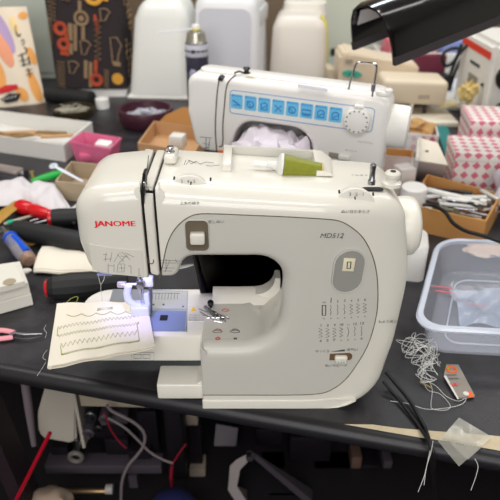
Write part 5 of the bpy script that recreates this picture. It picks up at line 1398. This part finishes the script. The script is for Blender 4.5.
# papers
for k in range(3):
    g = G(); z0 = .002 + .004 * k; g.poly([on(x + k * 1.5, y, z0) for x, y in ((431, 97), (471, 99), (463, 79), (434, 80))], (0, 0, .003))
    tag(g.build('paper_sheet', paperblue), ('lowest', 'middle', 'topmost')[k] + ' of the bluish white papers left of the white overlocker', 'paper')
o = thing('white_case', 'low white plastic case below the bluish papers', 'case', tuple(on(450, 108, 0)))
g = G(); p_ = on(448, 110, 0); g.box(p_ + Vector((0, .04, .012)), (.11, .10, .024), bev=.006); g.build('case', white, o, world=True)
g = G(); g.blob(on(449, 104, .036), (.028, .012, .010), 2, .3); tag(g.build('cream_sponge', mat('pale_yellow', (.90, .86, .68), .8)), 'pale yellow scrap on the low white case', 'scrap')
g = G(); g.tube([on(462, 109, .036), on(472, 110, .034)], .009, 10); tag(g.build('red_plug', redp), 'small bright red plug beside the white overlocker', 'plug')
# white overlocker with a red stripe
L0, L1 = on(462, 39, .175), on(493, 57, .175)
o = thing('overlocker', 'white overlocker with a red stripe and black knobs at the right edge', 'overlocker', (L1.x, L1.y, 0))
dy = (L0 - L1); 
if dy.y < 0: dy = -dy
n_ = Vector((dy.y, -dy.x, 0)).normalized()
def oq(z, k): return [L1 + Vector((0, 0, z - .175)) + n_ * 0 - dy * .0, L1 + dy + Vector((0, 0, z - .175)), L1 + dy + n_ * k + Vector((0, 0, z - .175)), L1 + n_ * k + Vector((0, 0, z - .175))]
g = G(); g.loft([oq(0, .26), oq(.205, .26), ]); bmesh.ops.bevel(g.bm, geom=g.bm.edges[:], offset=.012, segments=3, affect='EDGES'); g.build('body', mat('overlocker_white', (.91, .90, .87), .4), o, world=True)
def os_(t, z, out=.0008): return L1 + dy * t + Vector((0, 0, z - .175)) - n_ * out
g = G(); g.poly([os_(.04, .166), os_(.96, .168), os_(.96, .184), os_(.04, .182)], -n_ * .001); g.build('red_stripe', mat('stripe_red', (.88, .22, .14), .4), o, world=True)
g = G(); g.poly([os_(.30, .085), os_(.58, .085), os_(.58, .112), os_(.30, .112)], -n_ * .001); g.build('side_label', mat('label_grey_brown', (.58, .55, .50), .6), o, world=True)
g = G(); g.poly([os_(.30, .135), os_(.60, .135), os_(.60, .142), os_(.30, .142)], -n_ * .001); g.build('side_print', ink, o, world=True)
fdir = -dy.normalized()
for (s, z, r_) in ((.045, .128, .030), (.050, .045, .026)):
    c = L1 + n_ * s + Vector((0, 0, z - .175)); q_ = Vector((0, 0, 1)).rotation_difference(fdir).to_matrix().to_4x4()
    g = G(); g.lathe([(r_, -.004), (r_, .010), (r_ * .85, .016), (r_ * .4, .018)], Matrix.Translation(c) @ q_, 28); _o = g.build('knob', dark, o, world=True)
    g = G(); g.lathe([(r_ * .4, .017), (r_ * .38, .0195)], Matrix.Translation(c) @ q_, 20); g.build('knob_cap', lightgrey, _o, world=True)
g = G(); c = os_(.12, .105); g.tube([c, c - n_ * .004], .004, 10); g.build('side_screw', gunmetal, o, world=True)
g = G(); g.blob(fr(469, 92, 1.46), (.020, .013, .024), 3, .9, 3.5); tag(g.build('yellow_rag', mat('yellow_rag', (.88, .78, .52), .8)), 'small yellow rag at the foot of the white overlocker', 'rag')
# tangle of black cables
for k, pts in enumerate((((505, 40), (487, 42), (470, 44), (458, 56), (452, 70), (447, 84)), ((462, 44), (455, 60), (446, 66), (442, 58), (448, 50), (458, 48)), ((466, 46), (462, 58), (455, 72), (450, 88)))):
    g = G(); g.tube(smooth_path([fr(x, y, 1.60 + .02 * k) for x, y in pts], 6), .0045, 8); tag(g.build('black_cable', dark), ('black cable arching over the top of the white overlocker', 'looped black cable hanging left of the white overlocker', 'black cable running straight down beside the white overlocker')[k], 'cable')
g = G(); p_ = fr(452, 76, 1.66); g.box((p_.x + .01, 1.76, .028), (.035, .05, .056), M=Matrix.Rotation(R(20), 3, 'Z'), bev=.006); tag(g.build('dark_adapter', darksat), 'dark power adapter block standing among the black cables', 'adapter')

# ------------------------------------------------------------------ the desk lamp
Ac, Bc = fr(370, 35, 1.0), fr(557, -37, 1.14)
o = thing('desk_lamp', 'glossy black desk lamp reaching in at the upper right', 'desk lamp', tuple(Bc))
axl = (Bc - Ac); Ln = axl.length; axl.normalize()
wv = Vector((axl.y, -axl.x, 0)).normalized(); uv = wv.cross(axl).normalized()
if uv.z < 0: uv = -uv
HW, HH = .062, .048
def arch(i, t):
    """cross section: an inverted trough with walls, i = wall inset"""
    out = []; w, h = HW - i, HH - i
    prof = [(-1, -.55), (-.985, -.1), (-.9, .35), (-.72, .72), (-.42, .94), (0, 1.0), (.42, .94), (.72, .74), (.9, .35), (.985, -.1), (1, -.55)]
    return [Ac + axl * (t * Ln) + wv * (x * w) + uv * (z * h) for x, z in prof]
lampm = mat('glossy_black', (.075, .065, .075), .16, coat=.6)
nose = .045
rings_o = []
for t, k in ((0.0, 1), (.3, 1), (.6, 1), (1.0, 1)): rings_o.append(arch(0, t))
g = G()
bm = g.bm
def skin(A_, B_):
    va = [bm.verts.new(p) for p in A_]; vb = [bm.verts.new(p) for p in B_]
    for i in range(len(A_) - 1): bm.faces.new((va[i], va[i + 1], vb[i + 1], vb[i]))
ts = (0, .02, .3, .6, 1.0)
for a_, b_ in zip(ts, ts[1:]):
    skin([p - axl * 0 for p in arch(.002 if a_ == 0 else 0, a_)], arch(0, b_)); skin(arch(.006, b_), arch(.006, a_))
skin(arch(.006, 0), arch(.002, 0)); skin(arch(0, 1), arch(.006, 1))
for idx in (0, -1):
    for a_, b_ in zip(ts, ts[1:]):
        q = [arch(.002 if a_ == 0 else 0, a_)[idx], arch(0, b_)[idx], arch(.006, b_)[idx], arch(.006, a_)[idx]]; bm.faces.new([bm.verts.new(p) for p in q])
bmesh.ops.remove_doubles(bm, verts=bm.verts[:], dist=1e-5)
g.build('lamp_shade', lampm, o, world=True, ang=35)
for s in (-1, 1):
    e0, e1 = Ac + wv * s * HW - uv * HH * .55, Ac + axl * Ln + wv * s * HW - uv * HH * .55
    g = G(); g.loft([[e + wv * (s * x) + uv * z for x, z in ((.0015, -.010), (.0015, .003), (-.006, .003), (-.006, -.010))] for e in (e0, e1)]); g.build('shade_rim', mat('lamp_rim_dark', (.25, .23, .24), .4), o, world=True)
g = G(); e0, e1 = Ac + axl * .07 + uv * .006, Ac + axl * (Ln * .95) + uv * .006
g.tube([e0, e1], .012, 14); g.build('lamp_tube', mat('tube_white', (.85, .85, .86), .3), o, world=True)
g = G(); 
g.loft([[Ac + axl * (.010 if t == 0 else Ln) + wv * x * HW + uv * z * HH for x, z in ((-.86, .1), (-.6, .62), (0, .8), (.6, .62), (.86, .1), (.82, .08), (.56, .55), (0, .72), (-.56, .55), (-.82, .08))] for t in (0, 1)]); g.build('reflector', lightgrey, o, world=True)
# arm down to the bench, out of the frame at the right
g = G(); j0 = Bc - axl * .03; g.tube([j0, j0 + Vector((.10, .10, .05)), Vector((.85, 1.12, .30)), Vector((.88, 1.13, .02))], .012, 12); g.build('lamp_arm', lampm, o, world=True)
g = G(); g.disc((.88, 1.13, .012), .07, .024, bev=.005, n=32); g.build('lamp_base', lampm, o, world=True)

# ------------------------------------------------------------------ beneath the bench
SHZ = -.475
ZMIN = SHZ + .0005
def U(x, y, Y=.74): return fr(x, y, Y)
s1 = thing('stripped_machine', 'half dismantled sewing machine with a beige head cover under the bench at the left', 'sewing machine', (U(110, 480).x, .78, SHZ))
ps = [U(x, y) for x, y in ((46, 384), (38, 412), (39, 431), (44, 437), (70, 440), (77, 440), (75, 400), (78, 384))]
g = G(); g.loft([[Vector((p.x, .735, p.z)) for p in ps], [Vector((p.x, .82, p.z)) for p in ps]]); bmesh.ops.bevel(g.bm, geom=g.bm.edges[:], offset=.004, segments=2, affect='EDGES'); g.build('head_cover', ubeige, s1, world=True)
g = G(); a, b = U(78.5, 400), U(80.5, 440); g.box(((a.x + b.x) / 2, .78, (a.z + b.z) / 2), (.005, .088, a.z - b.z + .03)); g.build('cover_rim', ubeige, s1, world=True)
a, b = U(79, 388), U(168, 406); g = G(); g.loft([[Vector((a.x, y, a.z)), Vector((b.x + .03, y, a.z - .01)), Vector((b.x + .03, y, b.z)), Vector((a.x, y, b.z + .005))] for y in (.735, .82)]); g.build('arm_cover', mat('shaded_beige_arm', (.60, .56, .50), .55), s1, world=True)  # beige of the arm darkened to carry the shade under the bench
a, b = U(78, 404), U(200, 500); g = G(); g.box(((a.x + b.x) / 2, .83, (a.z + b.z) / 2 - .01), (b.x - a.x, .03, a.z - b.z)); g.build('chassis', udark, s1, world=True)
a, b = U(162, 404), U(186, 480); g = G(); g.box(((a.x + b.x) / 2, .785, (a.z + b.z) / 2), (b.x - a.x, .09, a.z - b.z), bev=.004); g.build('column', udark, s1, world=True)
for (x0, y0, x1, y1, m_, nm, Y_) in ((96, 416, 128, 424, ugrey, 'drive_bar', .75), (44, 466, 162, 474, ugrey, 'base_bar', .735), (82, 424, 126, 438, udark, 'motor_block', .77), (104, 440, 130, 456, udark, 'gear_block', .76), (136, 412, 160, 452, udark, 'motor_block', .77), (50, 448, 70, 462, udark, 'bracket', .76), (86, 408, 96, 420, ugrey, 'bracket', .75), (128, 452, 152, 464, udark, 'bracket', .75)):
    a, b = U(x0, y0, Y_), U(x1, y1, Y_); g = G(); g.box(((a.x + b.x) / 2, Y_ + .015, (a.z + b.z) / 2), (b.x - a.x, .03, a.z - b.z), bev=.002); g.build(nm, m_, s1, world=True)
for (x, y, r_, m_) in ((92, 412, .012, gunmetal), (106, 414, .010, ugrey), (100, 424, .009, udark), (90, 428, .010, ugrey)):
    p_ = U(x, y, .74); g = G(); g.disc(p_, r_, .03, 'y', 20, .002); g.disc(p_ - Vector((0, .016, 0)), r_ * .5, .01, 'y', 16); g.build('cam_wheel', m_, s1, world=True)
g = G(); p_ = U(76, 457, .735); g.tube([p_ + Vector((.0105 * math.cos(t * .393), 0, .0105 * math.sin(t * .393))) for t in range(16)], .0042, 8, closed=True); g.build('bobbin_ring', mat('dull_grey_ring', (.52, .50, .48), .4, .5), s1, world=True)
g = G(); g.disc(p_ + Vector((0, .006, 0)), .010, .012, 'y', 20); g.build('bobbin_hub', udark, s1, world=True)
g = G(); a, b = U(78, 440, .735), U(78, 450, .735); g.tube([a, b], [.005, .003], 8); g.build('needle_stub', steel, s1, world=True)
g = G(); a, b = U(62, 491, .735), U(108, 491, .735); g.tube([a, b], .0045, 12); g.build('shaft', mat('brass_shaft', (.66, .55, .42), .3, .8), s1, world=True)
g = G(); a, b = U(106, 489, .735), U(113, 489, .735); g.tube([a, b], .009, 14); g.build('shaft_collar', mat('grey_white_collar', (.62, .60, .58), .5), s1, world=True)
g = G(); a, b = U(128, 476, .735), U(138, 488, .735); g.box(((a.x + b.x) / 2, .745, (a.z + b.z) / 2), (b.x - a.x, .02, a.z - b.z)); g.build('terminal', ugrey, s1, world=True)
wirew = mat('shaded_white_wire', (.46, .42, .43), .5); wirer = mat('dark_red_wire', (.50, .10, .18), .5)  # white wire greyed in its colour for under-bench shade
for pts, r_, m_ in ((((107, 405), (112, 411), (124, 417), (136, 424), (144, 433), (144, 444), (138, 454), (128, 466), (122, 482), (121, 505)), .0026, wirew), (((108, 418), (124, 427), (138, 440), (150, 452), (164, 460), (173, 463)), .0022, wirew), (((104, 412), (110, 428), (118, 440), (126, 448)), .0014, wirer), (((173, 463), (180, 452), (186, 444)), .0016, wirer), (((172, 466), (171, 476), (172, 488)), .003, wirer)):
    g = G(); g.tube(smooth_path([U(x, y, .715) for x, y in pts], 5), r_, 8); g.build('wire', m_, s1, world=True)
s2 = thing('stripped_machine', 'dark machine chassis with a pale diagonal bar under the bench at the centre', 'sewing machine', (U(270, 480).x, .8, SHZ))
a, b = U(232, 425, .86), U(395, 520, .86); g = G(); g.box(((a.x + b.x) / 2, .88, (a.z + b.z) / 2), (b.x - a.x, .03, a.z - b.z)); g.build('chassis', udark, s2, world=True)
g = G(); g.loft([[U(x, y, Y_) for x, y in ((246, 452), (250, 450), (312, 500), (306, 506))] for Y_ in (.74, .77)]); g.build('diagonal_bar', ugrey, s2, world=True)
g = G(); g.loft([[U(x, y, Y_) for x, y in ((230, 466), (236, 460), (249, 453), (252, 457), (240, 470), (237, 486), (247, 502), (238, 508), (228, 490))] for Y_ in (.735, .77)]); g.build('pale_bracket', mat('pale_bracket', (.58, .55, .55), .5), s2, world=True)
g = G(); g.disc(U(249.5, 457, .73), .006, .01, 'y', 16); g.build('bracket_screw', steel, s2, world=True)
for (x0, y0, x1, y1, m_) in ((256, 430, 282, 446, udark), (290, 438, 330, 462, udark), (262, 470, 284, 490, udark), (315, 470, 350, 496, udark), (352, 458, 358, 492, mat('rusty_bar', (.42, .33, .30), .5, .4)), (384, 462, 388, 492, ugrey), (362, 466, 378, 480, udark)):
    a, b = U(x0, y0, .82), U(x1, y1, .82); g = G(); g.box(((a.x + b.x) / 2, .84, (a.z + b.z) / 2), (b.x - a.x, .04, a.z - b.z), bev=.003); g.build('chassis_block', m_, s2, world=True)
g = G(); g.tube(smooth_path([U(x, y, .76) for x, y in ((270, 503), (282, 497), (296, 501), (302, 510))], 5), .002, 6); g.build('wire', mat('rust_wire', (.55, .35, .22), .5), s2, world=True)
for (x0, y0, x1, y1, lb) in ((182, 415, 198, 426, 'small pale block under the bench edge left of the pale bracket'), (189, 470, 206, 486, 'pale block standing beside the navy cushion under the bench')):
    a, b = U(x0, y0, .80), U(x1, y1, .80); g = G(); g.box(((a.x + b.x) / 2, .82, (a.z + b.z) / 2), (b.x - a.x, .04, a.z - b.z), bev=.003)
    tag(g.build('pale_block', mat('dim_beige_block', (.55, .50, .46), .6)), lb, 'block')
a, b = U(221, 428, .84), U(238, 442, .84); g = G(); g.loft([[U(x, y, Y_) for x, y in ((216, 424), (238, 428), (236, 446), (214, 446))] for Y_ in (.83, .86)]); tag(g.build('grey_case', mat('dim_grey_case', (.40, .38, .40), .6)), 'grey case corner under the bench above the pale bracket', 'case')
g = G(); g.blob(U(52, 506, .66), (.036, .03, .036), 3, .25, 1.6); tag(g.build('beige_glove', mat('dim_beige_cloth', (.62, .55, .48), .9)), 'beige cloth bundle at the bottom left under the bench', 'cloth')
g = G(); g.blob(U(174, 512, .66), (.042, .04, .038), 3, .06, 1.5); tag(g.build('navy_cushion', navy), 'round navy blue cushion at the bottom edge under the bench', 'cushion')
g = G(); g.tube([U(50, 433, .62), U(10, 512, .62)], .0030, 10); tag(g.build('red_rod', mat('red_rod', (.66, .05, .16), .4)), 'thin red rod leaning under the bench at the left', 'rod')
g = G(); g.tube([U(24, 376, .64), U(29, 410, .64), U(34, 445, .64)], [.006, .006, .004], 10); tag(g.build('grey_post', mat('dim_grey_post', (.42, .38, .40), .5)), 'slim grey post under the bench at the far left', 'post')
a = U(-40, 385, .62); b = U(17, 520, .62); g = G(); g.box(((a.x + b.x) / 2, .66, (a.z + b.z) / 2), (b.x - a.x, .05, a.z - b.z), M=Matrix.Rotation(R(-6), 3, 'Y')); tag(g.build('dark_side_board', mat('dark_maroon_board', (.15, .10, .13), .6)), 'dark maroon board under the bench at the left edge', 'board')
ZMIN = None
S.view_settings.view_transform = 'Standard'
S.view_settings.look = 'None'
S.view_settings.exposure = -0.27
S.view_settings.gamma = 1.0
S.view_settings.use_curve_mapping = False
w = bpy.data.worlds.new('World'); S.world = w; w.use_nodes = True
w.node_tree.nodes['Background'].inputs[0].default_value = (.9, .95, 1, 1); w.node_tree.nodes['Background'].inputs[1].default_value = .3
